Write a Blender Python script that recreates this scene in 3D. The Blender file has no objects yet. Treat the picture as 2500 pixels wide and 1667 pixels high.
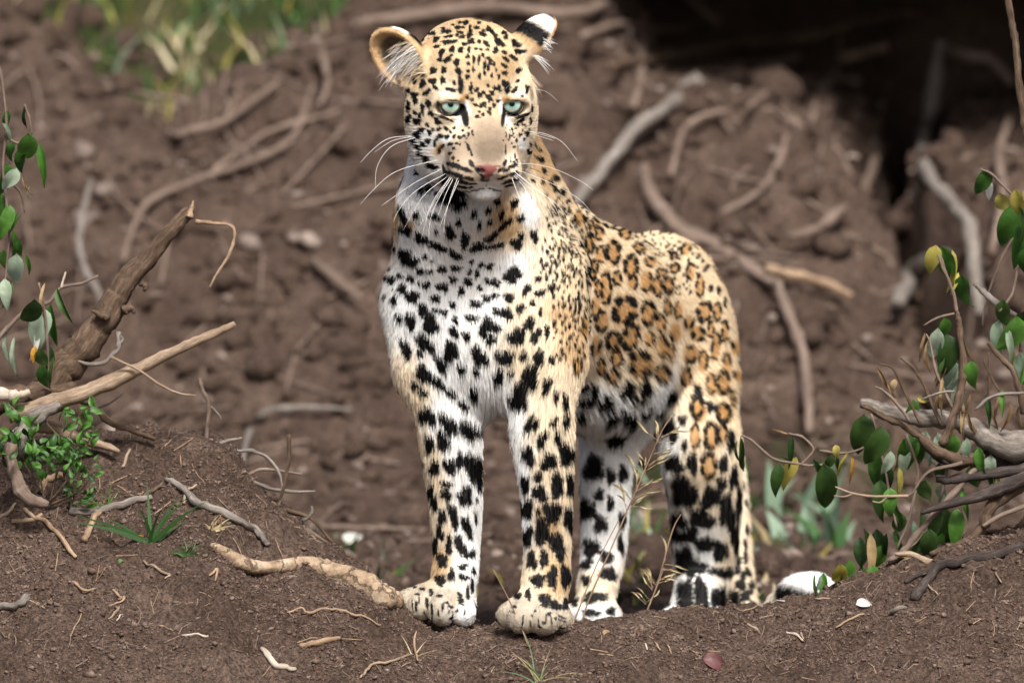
import bpy, bmesh, math, random
import numpy as np
from mathutils import Vector, Matrix
from mathutils.bvhtree import BVHTree

# ------------------------------------------------------------------ camera
S = 1538.0                      # photo pixels per metre at the leopard's front paws
D = 12.0                        # distance camera - front paws
PITCH = math.radians(4.0)
FPX = S * D                     # focal length in photo pixels
CX, CY = 1250.0, 833.5
CAM = np.array([0.0, -D, (1540 - CY) / S + D * math.tan(PITCH)])
FWD = np.array([0.0, math.cos(PITCH), -math.sin(PITCH)])
UPV = np.array([0.0, math.sin(PITCH), math.cos(PITCH)])
scene = bpy.context.scene
cam_data = bpy.data.cameras.new('camera')
cam_data.sensor_width = 36.0
cam_data.lens = FPX * 36.0 / 2500.0
cam_data.clip_start = 0.5
cam_data.clip_end = 200.0
cam_data.dof.use_dof = True
cam_data.dof.focus_distance = D - 0.08
cam_data.dof.aperture_fstop = 3.4
cam_data.dof.aperture_blades = 9
cam = bpy.data.objects.new('camera', cam_data)
scene.collection.objects.link(cam)
cam.location = Vector(CAM)
cam.rotation_euler = (math.pi / 2 - PITCH, 0, 0)
scene.camera = cam

# ------------------------------------------------------------------ light
SUN_EL, SUN_AZ = math.radians(50), math.radians(12)   # azimuth seen from the animal: towards camera-right
world = bpy.data.worlds.new('World')
scene.world = world
world.use_nodes = True
wn = world.node_tree.nodes
sky = wn.new('ShaderNodeTexSky')
sky.sky_type = 'NISHITA'
sky.sun_disc = False
sky.sun_elevation = SUN_EL
sky.sun_rotation = math.pi - SUN_AZ
sky.air_density = 1.0
sky.dust_density = 5.0
sky.ozone_density = 0.6
wn['Background'].inputs['Strength'].default_value = 0.07
world.node_tree.links.new(sky.outputs[0], wn['Background'].inputs['Color'])
sun_data = bpy.data.lights.new('sun', 'SUN')
sun_data.energy = 3.4
sun_data.angle = math.radians(15)
sun_data.color = (1.0, 0.97, 0.92)
sun = bpy.data.objects.new('sun', sun_data)
scene.collection.objects.link(sun)
sun_dir = Vector((math.sin(SUN_AZ) * math.cos(SUN_EL), -math.cos(SUN_AZ) * math.cos(SUN_EL), math.sin(SUN_EL)))
sun.rotation_euler = sun_dir.to_track_quat('Z', 'Y').to_euler()
scene.view_settings.view_transform = 'Standard'
scene.view_settings.look = 'None'
scene.view_settings.gamma = 1.0
scene.view_settings.exposure = 0.78
scene.cycles.use_denoising = True
scene.cycles.max_bounces = 8

# ------------------------------------------------------------------ helpers
rng = np.random.default_rng(7)
random.seed(7)

def P(px, py, Y):
    """point of the place that stands at depth Y behind the front paws"""
    d = FWD + np.array([(px - CX) / FPX, 0, 0]) + UPV * ((CY - py) / FPX)
    t = (Y - CAM[1]) / d[1]
    return CAM + d * t

def proj(p):
    """photo pixel of world points (n,3)"""
    v = p - CAM
    z = v @ FWD
    return np.stack([CX + FPX * v[:, 0] / z, CY - FPX * (v @ UPV) / z], 1)

def sc_at(Y):
    return FPX / (Y + D)        # pixels per metre at depth Y

def link(o, parent=None, label=None, cat=None, group=None, kind=None):
    scene.collection.objects.link(o)
    if parent is not None: o.parent = parent
    if label: o['label'] = label
    if cat: o['category'] = cat
    if group: o['group'] = group
    if kind: o['kind'] = kind
    return o

def mesh_obj(name, verts, faces, mat, parent=None, smooth=True, **kw):
    me = bpy.data.meshes.new(name)
    verts = np.asarray(verts, dtype=np.float32)
    if isinstance(faces, np.ndarray):
        n, k = faces.shape
        me.vertices.add(len(verts)); me.vertices.foreach_set('co', verts.ravel())
        me.loops.add(n * k); me.loops.foreach_set('vertex_index', faces.astype(np.int32).ravel())
        me.polygons.add(n); me.polygons.foreach_set('loop_start', np.arange(0, n * k, k, dtype=np.int32))
        me.update(calc_edges=True); me.validate()
    else:
        me.from_pydata(verts.tolist(), [], faces)
        me.update()
    if smooth:
        me.polygons.foreach_set('use_smooth', np.ones(len(me.polygons), bool))
    if mat: me.materials.append(mat)
    o = bpy.data.objects.new(name, me)
    return link(o, parent, **kw)

def empty(name, loc, **kw):
    o = bpy.data.objects.new(name, None)
    o.location = Vector(loc)
    o.empty_display_size = 0.05
    return link(o, None, **kw)

# vectorised gradient-free value noise -----------------------------------------
def _hash(ix, iy, iz, seed):
    h = (ix * 374761393 + iy * 668265263 + iz * 2147483647 + seed * 974634777) & 0xFFFFFFFF
    h = ((h ^ (h >> 13)) * 1274126177) & 0xFFFFFFFF
    h = (h ^ (h >> 16)) & 0xFFFFFF
    return h / float(0xFFFFFF)

def vnoise(p, seed=0):
    p = np.asarray(p, float)
    i = np.floor(p).astype(np.int64); f = p - i
    f = f * f * f * (f * (f * 6 - 15) + 10)
    r = 0
    for dx in (0, 1):
        wx = f[:, 0] if dx else 1 - f[:, 0]
        for dy in (0, 1):
            wy = f[:, 1] if dy else 1 - f[:, 1]
            for dz in (0, 1):
                wz = f[:, 2] if dz else 1 - f[:, 2]
                r = r + wx * wy * wz * _hash(i[:, 0] + dx, i[:, 1] + dy, i[:, 2] + dz, seed)
    return r * 2 - 1

def fbm(p, octaves=4, seed=0, gain=0.5, lac=2.03):
    a, s, r = 1.0, 0.0, 0.0
    p = np.asarray(p, float)
    for o in range(octaves):
        r = r + a * vnoise(p, seed + o * 17)
        s += a; a *= gain; p = p * lac + 13.7
    return r / s

def smooth(a, b, x):
    t = np.clip((x - a) / (b - a), 0, 1)
    return t * t * (3 - 2 * t)

# node material helpers ------------------------------------------------------------
def new_mat(name):
    m = bpy.data.materials.new(name); m.use_nodes = True
    nt = m.node_tree
    return m, nt, nt.nodes['Principled BSDF']

def ramp(nt, stops):
    r = nt.nodes.new('ShaderNodeValToRGB')
    el = r.color_ramp.elements
    while len(el) < len(stops): el.new(0.5)
    for e, (p, c) in zip(el, stops):
        e.position = p; e.color = (*c, 1)
    return r

def tex_noise(nt, scale, detail=6, rough=0.6, coord='Object', vec=None):
    n = nt.nodes.new('ShaderNodeTexNoise')
    n.inputs['Scale'].default_value = scale
    n.inputs['Detail'].default_value = detail
    n.inputs['Roughness'].default_value = rough
    if vec is None:
        tc = nt.nodes.new('ShaderNodeTexCoord'); vec = tc.outputs[coord]
    nt.links.new(vec, n.inputs['Vector'])
    return n

def tube_mesh(path, radii, seg=6, cap=True):
    path = np.asarray(path, float); n = len(path)
    tg = np.gradient(path, axis=0); tg /= np.maximum(np.linalg.norm(tg, axis=1, keepdims=True), 1e-9)
    ref = np.array([0.0, 0, 1]) if abs(tg[0][2]) < 0.9 else np.array([1.0, 0, 0])
    v, f = [], []
    u = np.cross(tg[0], ref); u /= np.linalg.norm(u)
    for i in range(n):
        u = u - tg[i] * (u @ tg[i]); u /= max(np.linalg.norm(u), 1e-9)
        w = np.cross(tg[i], u)
        for j in range(seg):
            a = 2 * math.pi * j / seg
            v.append(path[i] + radii[i] * (u * math.cos(a) + w * math.sin(a)))
    for i in range(n - 1):
        for j in range(seg):
            f.append((i * seg + j, i * seg + (j + 1) % seg, (i + 1) * seg + (j + 1) % seg, (i + 1) * seg + j))
    if cap:
        f.append(tuple(range(seg - 1, -1, -1))); f.append(tuple((n - 1) * seg + j for j in range(seg)))
    return v, f
def spline(pts, n=6):
    q = [np.asarray(p, float) for p in pts]
    q = [2 * q[0] - q[1]] + q + [2 * q[-1] - q[-2]]
    out = []
    for i in range(1, len(q) - 2):
        a, b, c, d = q[i - 1:i + 3]
        for j in range(n):
            t = j / n
            out.append(0.5 * (2 * b + (c - a) * t + (2 * a - 5 * b + 4 * c - d) * t * t + (3 * b - a - 3 * c + d) * t ** 3))
    out.append(q[-2])
    return np.array(out)
# ------------------------------------------------------------------ ground: mound, gully, bank
CREST = np.array([(-900, 960, .30, .5), (-300, 1060, .30, .58), (0, 1090, .28, .62), (200, 1048, .25, .66), (400, 1056, .22, .66), (520, 1068, .20, .66), (575, 1095, .19, .64), (605, 1150, .18, .62), (640, 1200, .16, .60), (700, 1262, .13, .55), (850, 1362, .08, .50),
    (930, 1428, .06, .48), (975, 1462, .05, .46), (1060, 1515, .03, .45), (1150, 1536, .0, .42), (1300, 1541, -.05, .40), (1450, 1528, -.02, .40), (1560, 1512, .00, .40), (1690, 1502, .03, .42), (1750, 1502, .04, .42), (1850, 1490, .05, .43),
    (1950, 1462, .06, .45), (2030, 1436, .07, .46), (2150, 1388, .08, .50), (2350, 1325, .10, .50), (2500, 1290, .12, .52), (3000, 1190, .15, .50), (4000, 1080, .2, .4)], float)
_cx = np.array([P(a, b, c)[0] for a, b, c, d in CREST]); _cz = np.array([P(a, b, c)[2] for a, b, c, d in CREST])
# top edge of the bank behind (photo px, py) seen at its own depth
TOPE = np.array([(-800, -60), (-300, -20), (0, 20), (100, 62), (250, 205), (365, 318), (400, 305), (480, 248), (560, 190), (700, 130), (780, 100), (850, 30), (950, -80), (1200, -150), (3500, -150)], float)
BANK0, BSL = 2.15, 0.64
def top_of(px, py):
    # where that line of sight meets the bank plane
    d = FWD + np.array([(px - CX) / FPX, 0, 0]) + UPV * ((CY - py) / FPX)
    t = (-0.06 + BSL * (CAM[1] - BANK0) - CAM[2]) / (d[2] - BSL * d[1])
    return CAM + d * t
_tp = np.array([top_of(a, b) for a, b in TOPE])

def base_height(x, y):
    zc = np.interp(x, _cx, _cz); yc = np.interp(x, _cx, CREST[:, 2]); sf = np.interp(x, _cx, CREST[:, 3])
    tf = np.maximum(yc - 0.03 - y, 0); tb = np.maximum(y - yc - 0.05, 0)
    front = zc - sf * (np.sqrt(tf * tf + 0.0016) - 0.04)
    front = np.where(tf > 1.0, np.maximum(front, zc - sf * 0.96 - 0.10 * (tf - 1.0)), front)
    front = np.maximum(front, -0.9)
    floor = -0.030 - 0.03 * smooth(0.4, 0.7, y) + 0.02 * np.clip(y - 0.8, 0, 1.4)
    back = zc - (np.sqrt((0.9 * tb) ** 2 + 0.0009) - 0.03)
    k = 0.03
    h = np.maximum(k - np.abs(back - floor), 0) / k
    back = np.maximum(back, floor) + h * h * k * 0.25
    z = np.where(y < yc, front, back)
    # bank
    zt = np.interp(x, _tp[:, 0], _tp[:, 2])
    und = 0.05 * np.sin(x * 3.1 + 1) + 0.04 * np.sin(x * 7.3 + y * 2)
    zb = -0.06 + BSL * (y - BANK0 + und)
    # hollow under the roots on the right: the slope steps back
    hol = smooth(0.10, 0.35, x)
    shelf = 0.64 + 0.06 * np.sin(x * 5)
    y_sh = BANK0 + (shelf + 0.06) / BSL
    zh = np.where(y > y_sh, shelf + 0.05 * (y - y_sh) + smooth(y_sh + 1.3, y_sh + 1.6, y) * 1.8, zb)
    zb = zb * (1 - hol) + zh * hol
    zb = zb - 0.50 * np.exp(-((x - 0.80 - 0.06 * np.sin(y * 5)) / 0.055) ** 2) * smooth(2.65, 2.95, y) * (y < 6)
    yt = BANK0 + (zt + 0.06) / BSL
    zb = np.where((zb > zt) & (hol < 0.02), zt - 0.05 * smooth(0, 0.25, y - yt) + 0.20 * np.clip(y - yt - 0.3, 0, 12) , zb)
    zb = np.minimum(zb, 3.2)
    k = 0.10
    h = np.maximum(k - np.abs(z - zb), 0) / k
    return np.where(y > 1.0, np.maximum(z, zb) + h * h * k * 0.25, z)

def height(x, y):
    x, y = np.asarray(x, float).ravel(), np.asarray(y, float).ravel()
    z = base_height(x, y)
    p = np.stack([x, y, z * 0.8], 1)
    far = smooth(0.9, 2.0, y)
    z = z + 0.014 * fbm(p * 9, 3, 5) * (1 - 0.6 * smooth(0.25, 0.1, np.abs(x - 0.03)) * (np.abs(y) < 0.3))
    n = fbm(p * 34, 3, 9, 0.6)
    pf = 1 - 0.55 * smooth(0.22, 0.12, np.abs(x - 0.0)) * (np.abs(y + 0.02) < 0.14)
    z = z - 0.034 * np.maximum(fbm(p * 24, 2, 15) - 0.05, 0.0) * (1 - far) * pf + (0.017 * pf * n + 0.004 * np.maximum(fbm(p * 75, 2, 21), 0) * 2) * (1 - far)
    z = z + far * (0.055 * fbm(p * 3.4, 4, 31, 0.55) + 0.06 * np.abs(fbm(p * 9, 3, 37)) + 0.02 * fbm(p * 25, 2, 41))
    # coarse crumbly steps
    return z

def axis(spans):
    out = []
    for a, b, st in spans: out.append(np.arange(a, b, st))
    return np.concatenate(out + [[spans[-1][1]]])
GX = axis([(-40, -12, 4), (-12, -3, 0.6), (-3, -1.25, 0.07), (-1.25, -0.9, 0.018), (-0.9, 0.9, 0.0048), (0.9, 1.25, 0.018), (1.25, 3, 0.07), (3, 12, 0.6), (12, 40, 4)])
GY = axis([(-40, -13, 3), (-13, -3, 0.5), (-3, -0.8, 0.08), (-0.8, -0.42, 0.02), (-0.42, 0.32, 0.0048), (0.32, 0.8, 0.02), (0.8, 2.0, 0.03), (2.0, 5.4, 0.017), (5.4, 12, 0.2), (12, 60, 4)])
gx, gy = np.meshgrid(GX, GY, indexing='ij')
gz = height(gx, gy)
gv = np.stack([gx.ravel(), gy.ravel(), gz], 1)
ni, nj = len(GX), len(GY)
ii, jj = np.meshgrid(np.arange(ni - 1), np.arange(nj - 1), indexing='ij')
q0 = (ii * nj + jj).ravel()
gf = np.stack([q0, q0 + nj, q0 + nj + 1, q0 + 1], 1)

msoil, nt, bs = new_mat('soil')
tc = nt.nodes.new('ShaderNodeTexCoord')
n1 = tex_noise(nt, 7, 10, 0.75, vec=tc.outputs['Object']); n2 = tex_noise(nt, 60, 8, 0.7, vec=tc.outputs['Object']); n3 = tex_noise(nt, 170, 7, 0.75, vec=tc.outputs['Object'])
r1 = ramp(nt, [(0.30, (0.040, 0.025, 0.019)), (0.5, (0.112, 0.075, 0.058)), (0.68, (0.215, 0.155, 0.122))])
r2 = ramp(nt, [(0.34, (0.22, 0.20, 0.19)), (0.5, (0.95, 0.95, 0.95)), (0.66, (1.9, 1.82, 1.75))])
mixa = nt.nodes.new('ShaderNodeMath'); mixa.operation = 'ADD'
m1 = mth_ = nt.nodes.new('ShaderNodeMath'); m1.operation = 'MULTIPLY'; m1.inputs[1].default_value = 0.58; nt.links.new(n1.outputs['Fac'], m1.inputs[0])
m2 = nt.nodes.new('ShaderNodeMath'); m2.operation = 'MULTIPLY'; m2.inputs[1].default_value = 0.42; nt.links.new(n2.outputs['Fac'], m2.inputs[0])
nt.links.new(m1.outputs[0], mixa.inputs[0]); nt.links.new(m2.outputs[0], mixa.inputs[1])
nt.links.new(mixa.outputs[0], r1.inputs['Fac']); nt.links.new(n3.outputs['Fac'], r2.inputs['Fac'])
mm = nt.nodes.new('ShaderNodeMix'); mm.data_type = 'RGBA'; mm.blend_type = 'MULTIPLY'; mm.inputs['Factor'].default_value = 1.0
nt.links.new(r1.outputs[0], mm.inputs['A']); nt.links.new(r2.outputs[0], mm.inputs['B'])
# grass-grown ground on the far top of the bank
at = nt.nodes.new('ShaderNodeAttribute'); at.attribute_name = 'turf'
n4 = tex_noise(nt, 7, 5, 0.6, vec=tc.outputs['Object'])
r4 = ramp(nt, [(0.3, (0.022, 0.030, 0.010)), (0.48, (0.045, 0.060, 0.018)), (0.6, (0.085, 0.080, 0.032)), (0.75, (0.09, 0.065, 0.045))])
nt.links.new(n4.outputs['Fac'], r4.inputs['Fac'])
mg = nt.nodes.new('ShaderNodeMix'); mg.data_type = 'RGBA'
nt.links.new(at.outputs['Fac'], mg.inputs['Factor']); nt.links.new(mm.outputs['Result'], mg.inputs['A']); nt.links.new(r4.outputs[0], mg.inputs['B'])
nt.links.new(mg.outputs['Result'], bs.inputs['Base Color'])
bs.inputs['Roughness'].default_value = 0.95
bs.inputs['Specular IOR Level'].default_value = 0.15
ad = nt.nodes.new('ShaderNodeMath'); ad.operation = 'ADD'
nt.links.new(n2.outputs['Fac'], ad.inputs[0]); nt.links.new(n3.outputs['Fac'], ad.inputs[1])
bu = nt.nodes.new('ShaderNodeBump'); bu.inputs['Strength'].default_value = 1.0; bu.inputs['Distance'].default_value = 0.010
nt.links.new(ad.outputs[0], bu.inputs['Height']); nt.links.new(bu.outputs[0], bs.inputs['Normal'])

ground = mesh_obj('ground', gv, gf, msoil, None, label='brown crumbly soil with a mound, a gully and a bank behind', kind='structure')
zt_ = np.interp(gv[:, 0], _tp[:, 0], _tp[:, 2]); yt_ = BANK0 + (zt_ + 0.06) / BSL
turf = smooth(0.02, 0.2, gv[:, 1] - yt_ + 0.12 * fbm(gv * 4, 2, 77)) * (gv[:, 0] < 0.1)
turf = np.maximum(turf, 0.75 * smooth(0.1, 0.35, fbm(gv * 3.0, 3, 78)) * smooth(0.9, 1.3, gv[:, 1]) * smooth(2.5, 2.2, gv[:, 1]) * smooth(0.1, 0.4, gv[:, 0] + 0.1))
ta = ground.data.attributes.new('turf', 'FLOAT', 'POINT'); ta.data.foreach_set('value', turf.astype(np.float32))

def G(px, py, up=0.0):
    """point of the ground that shows at a place of the photo"""
    d = FWD + np.array([(px - CX) / FPX, 0, 0]) + UPV * ((CY - py) / FPX)
    def march(Y):
        q = CAM[None] + d[None] * ((Y - CAM[1]) / d[1])[:, None]
        below = q[:, 2] < height(q[:, 0], q[:, 1])
        i = int(np.argmax(below)) if below.any() else len(Y) - 1
        return q[i].copy()
    c = march(np.arange(-1.0, 7.0, 0.03))
    r = march(np.arange(c[1] - 0.032, c[1] + 0.004, 0.003))
    r[2] += up
    return r
# ------------------------------------------------------------------ leopard: implicit body
PRIMS = []      # (kind, data, k, op)

def W(t):       # (px,py,Y,rpx) -> world centre, world radius
    return P(t[0], t[1], t[2]), t[3] / sc_at(t[2])

def cone(a, b, k=0.02, op='u'):
    (pa, ra), (pb, rb) = W(a), W(b)
    PRIMS.append(('c', (pa, pb, ra, rb), k, op))

def chain(pts, k=0.02, n=3):
    """smooth tube through the points"""
    q = [np.r_[W(t)[0], W(t)[1]] for t in pts]
    q = [2 * q[0] - q[1]] + q + [2 * q[-1] - q[-2]]
    out = []
    for i in range(1, len(q) - 2):
        for j in range(n):
            t = j / n
            a, b, c, d = q[i - 1], q[i], q[i + 1], q[i + 2]
            out.append(0.5 * (2 * b + (c - a) * t + (2 * a - 5 * b + 4 * c - d) * t * t + (3 * b - a - 3 * c + d) * t ** 3))
    out.append(q[-2])
    PRIMS.append(('h', np.array(out), k, 'u'))

def rotm(yaw=0, pitch=0, roll=0):
    return np.array((Matrix.Rotation(yaw, 3, 'Z') @ Matrix.Rotation(pitch, 3, 'X') @ Matrix.Rotation(roll, 3, 'Y')))

def ell(c, r, R=None, k=0.03, op='u'):
    """ellipsoid, c world centre, r radii in metres, R columns = axes"""
    PRIMS.append(('e', (np.asarray(c, float), np.asarray(r, float), np.eye(3) if R is None else R), k, op))

def ellpx(px, py, Y, r, R=None, k=0.03, op='u'):
    s = sc_at(Y)
    ell(P(px, py, Y), np.array(r) / s, R, k, op)

def prim_sdf(pr, p):
    kind, d = pr[0], pr[1]
    if kind == 'c':
        a, b, ra, rb = d
        ab = b - a
        t = np.clip(((p - a) @ ab) / max(ab @ ab, 1e-12), 0, 1)
        q = p - a - t[:, None] * ab
        return np.sqrt((q * q).sum(1)) - (ra + (rb - ra) * t)
    if kind == 'h':
        m = np.full(len(p), 9.0)
        for u, v in zip(d[:-1], d[1:]):
            ab = v[:3] - u[:3]
            t = np.clip(((p - u[:3]) @ ab) / max(ab @ ab, 1e-12), 0, 1)
            q = p - u[:3] - t[:, None] * ab
            m = np.minimum(m, np.sqrt((q * q).sum(1)) - (u[3] + (v[3] - u[3]) * t))
        return m
    c, r, R = d
    q = (p - c) @ R
    k0 = np.sqrt(((q / r) ** 2).sum(1)); k1 = np.sqrt(((q / (r * r)) ** 2).sum(1))
    return np.where(k1 > 1e-9, k0 * (k0 - 1) / np.maximum(k1, 1e-9), -r.min())

def _eval(p, prims):
    d = np.full(len(p), 1.0)
    for pr in prims:
        e = prim_sdf(pr, p); k = pr[2]
        if pr[3] == 'u':
            h = np.maximum(k - np.abs(d - e), 0) / k
            d = np.minimum(d, e) - h * h * k * 0.25
        else:
            e = -e
            h = np.maximum(k - np.abs(d - e), 0) / k
            d = np.maximum(d, e) + h * h * k * 0.25
    return d

def _bounds():
    c, r = [], []
    for pr in PRIMS:
        d = pr[1]
        if pr[0] == 'c':
            c.append((d[0] + d[1]) / 2); r.append(np.linalg.norm(d[1] - d[0]) / 2 + max(d[2], d[3]))
        elif pr[0] == 'h':
            lo, hi = (d[:, :3] - d[:, 3:]).min(0), (d[:, :3] + d[:, 3:]).max(0)
            c.append((lo + hi) / 2); r.append(np.linalg.norm(hi - lo) / 2)
        else:
            c.append(d[0]); r.append(d[1].max())
    return np.array(c), np.array(r)

def sdf(p, cell=0.07):
    """distance to the body; works through the points block by block and skips far shapes"""
    p = np.asarray(p, np.float64)
    bc, br = _bounds()
    ci = np.floor(p / cell).astype(np.int64)
    key = (ci[:, 0] + 500) * 1000000 + (ci[:, 1] + 500) * 1000 + ci[:, 2] + 500
    order = np.argsort(key, kind='stable')
    ks = key[order]
    st = np.r_[0, np.nonzero(np.diff(ks))[0] + 1, len(ks)]
    out = np.empty(len(p))
    for a, b in zip(st[:-1], st[1:]):
        ix = order[a:b]; q = p[ix]
        mid = (q.min(0) + q.max(0)) / 2; hd = np.linalg.norm(q.max(0) - q.min(0)) / 2
        near = np.nonzero(np.linalg.norm(bc - mid, axis=1) - br < hd + 0.07)[0]
        out[ix] = _eval(q, [PRIMS[i] for i in near]) if len(near) else 1.0
    return out

BYAW = math.atan2(0.47, 0.88)            # body axis runs back and to the right
RB = rotm(-BYAW)                         # columns: lateral, axial, up

# trunk
ellpx(1160, 640, 0.09, (190, 190, 245), RB, 0.05)
ellpx(1185, 840, 0.06, (180, 165, 180), RB, 0.06)
ellpx(1320, 735, 0.26, (190, 300, 255), RB, 0.06)
ellpx(1465, 790, 0.42, (165, 260, 240), RB, 0.06)
ellpx(1600, 770, 0.60, (142, 220, 205), RB, 0.06)
ellpx(1645, 775, 0.70, (112, 120, 180), RB, 0.05)
ellpx(1480, 930, 0.40, (120, 220, 120), RB, 0.06)
# neck
cone((1135, 330, 0.03, 128), (1150, 520, 0.05, 176), 0.06)
cone((1200, 330, 0.10, 100), (1290, 560, 0.16, 130), 0.05)
ellpx(1135, 495, -0.01, (150, 120, 75), None, 0.05)
# shoulders and front legs
cone((1030, 740, 0.10, 100), (1062, 900, 0.07, 92), 0.05)
chain([(1062, 900, 0.06, 88), (1095, 1000, 0.035, 82), (1102, 1100, 0.03, 72), (1112, 1220, 0.035, 64), (1114, 1340, 0.04, 56), (1112, 1400, 0.03, 56)], 0.03)
cone((1330, 680, 0.06, 112), (1335, 880, 0.02, 92), 0.05)
chain([(1330, 880, 0.01, 86), (1322, 980, -0.01, 80), (1328, 1100, -0.03, 71), (1335, 1220, -0.03, 62), (1336, 1340, -0.025, 57), (1334, 1410, -0.035, 57)], 0.03)
# front paws: heel pad and four toes each
def paw(cx, cy, Y, w, toes, k=0.007):
    for a in toes:
        (x0, y0, dY0, r0), (x1, y1, dY1, r1) = a
        cone((cx + x0, cy + y0, Y + dY0, r0), (cx + x1, cy + y1, Y + dY1, r1), k)
paw(1090, 1470, 0.03, 1, [((20, -70, 0.01, 52), (10, -10, -0.01, 56)),
    ((20, -30, 0, 42), (-92, -2, -0.01, 31)), ((-5, -20, 0, 44), (-62, 10, -0.045, 34)),
    ((10, -15, 0, 46), (-10, 20, -0.07, 37)), ((25, -10, 0, 44), (38, 22, -0.055, 36))])
paw(1310, 1490, -0.04, 1, [((25, -80, 0.01, 56), (10, -10, -0.01, 60)),
    ((5, -25, 0, 44), (-64, 12, -0.03, 33)), ((0, -20, 0, 46), (-32, 18, -0.06, 40)),
    ((10, -15, 0, 46), (18, 22, -0.07, 38)), ((30, -10, 0, 42), (58, 18, -0.045, 30))])
# hind legs: far one stepping forward between, near one on the right
chain([(1530, 900, 0.52, 130), (1490, 1080, 0.46, 74), (1478, 1200, 0.46, 60), (1474, 1330, 0.48, 54), (1462, 1420, 0.46, 48)], 0.04)
paw(1445, 1488, 0.44, 1, [((15, -60, 0.02, 48), (5, 0, 0, 46)), ((0, -10, 0, 38), (-42, 12, -0.03, 28)),
    ((0, -10, 0, 40), (-16, 18, -0.05, 30)), ((10, -10, 0, 40), (18, 18, -0.05, 30)), ((20, -10, 0, 36), (46, 12, -0.03, 26))])
ellpx(1700, 900, 0.62, (92, 130, 190), RB, 0.05)
chain([(1695, 960, 0.60, 98), (1706, 1080, 0.54, 100), (1720, 1200, 0.56, 90), (1722, 1330, 0.60, 80), (1712, 1430, 0.60, 64), (1700, 1480, 0.56, 60)], 0.04)
paw(1690, 1502, 0.54, 1, [((15, -60, 0.02, 56), (5, 0, 0, 52)), ((0, -10, 0, 40), (-48, 12, -0.03, 32)),
    ((0, -10, 0, 44), (-18, 18, -0.05, 34)), ((10, -10, 0, 44), (22, 18, -0.05, 34)), ((20, -10, 0, 40), (52, 12, -0.03, 30))])
# tail: hangs behind the hind leg, lies behind the mound, tip curls up
chain([(1690, 660, 0.80, 50), (1735, 800, 0.88, 42), (1765, 1000, 0.88, 36), (1790, 1200, 0.84, 34), (1806, 1380, 0.78, 32), (1822, 1490, 0.72, 31),
       (1855, 1515, 0.64, 30), (1905, 1475, 0.58, 32), (1945, 1440, 0.54, 37), (1990, 1430, 0.52, 34), (2025, 1445, 0.52, 22)], 0.02)

# head, modelled in its own frame (photo pixels, origin between the eyes) ------------
HYAW, HPIT = math.radians(14), math.radians(11)
RH = rotm(HYAW, HPIT)
RH = np.array(Matrix.Rotation(HYAW, 3, 'Z') @ Matrix.Rotation(HPIT, 3, 'X'))
HO = P(1174, 262, -0.14)
HS = 1.0 / sc_at(-0.14)
def H(x, y, z): return HO + (RH @ np.array([x, y, z], float)) * HS
def hell(c, r, R=None, k=0.02, op='u'):
    ell(H(*c), np.array(r) * HS, RH if R is None else RH @ R, k * 1.0, op)
def hcone(a, ra, b, rb, k=0.015, op='u'):
    PRIMS.append(('c', (H(*a), H(*b), ra * HS, rb * HS), k, op))

HEAD0 = len(PRIMS)
hell((0, 130, 76), (134, 150, 112), None, 0.03)
hell((0, 48, 62), (98, 74, 88), None, 0.03)
hell((0, 40, -50), (118, 72, 100), None, 0.03)                      # face
for s in (-1, 1):
    hell((s * 98, 95, -25), (66, 90, 95), None, 0.03)
    hell((s * 88, 85, -100), (60, 75, 70), None, 0.03)
    hell((s * 38, -28, -98), (46, 62, 56), None, 0.02)              # side of the muzzle
hcone((0, 8, 0), 46, (0, -70, -78), 41, 0.02)                       # bridge
hcone((0, -60, -70), 41, (0, -104, -112), 34, 0.015)
for s in (-1, 1):
    hell((s * 42, -78, -140), (48, 52, 42), None, 0.022)            # whisker pads
    hcone((s * 35, -20, -175), 30, (s * 80, 70, -150), 52, 0.03)    # jaw
hell((0, -66, -188), (42, 40, 30), None, 0.012)                     # chin
hell((0, -112, -122), (34, 30, 22), None, 0.014)                    # nose
# nostrils, mouth line, groove under the nose
for s in (-1, 1):
    hell((s * 27, -138, -127), (9, 9, 6), None, 0.003, 's')
    hcone((s * 4, -126, -168), 2.2, (s * 45, -108, -180), 2.6, 0.005, 's')
    hcone((s * 45, -108, -180), 2.6, (s * 80, -50, -170), 2.6, 0.005, 's')
hcone((0, -142, -146), 2.2, (0, -126, -168), 2.2, 0.005, 's')
# eyes: orbit filled, lids modelled round the ball
EYES = []
EYR = 31.0
for s in (-1, 1):
    ec = np.array((s * 77, 6, 8.0))
    EYES.append(ec)
    hell(ec, (EYR + 6,) * 3, None, 0.016)
    Rs = np.array(Matrix.Rotation(s * math.radians(16), 3, 'Z') @ Matrix.Rotation(s * math.radians(9), 3, 'Y'))
    hcone((s * 38, 8, 44), 27, (s * 104, 30, 44), 22, 0.022)        # brow
    o = Rs @ np.array((0, -30.0, -2.0))
    hell(ec + o, (39, 32, 26), Rs, 0.003, 's')                      # opening between the lids
    up = []
    for ax, az in ((-60, 8), (-32, 27), (-5, 32), (25, 30), (56, 18)):
        ax, az = math.radians(ax * s * -1 if False else ax), math.radians(az)
        up.append(ec + Rs @ (36 * np.array((math.sin(ax) * s, -math.cos(ax) * math.cos(az), math.sin(az)))))
    for u, v in zip(up[:-1], up[1:]): hcone(u, 5.5, v, 5.5, 0.006)  # heavy upper lid
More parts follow.
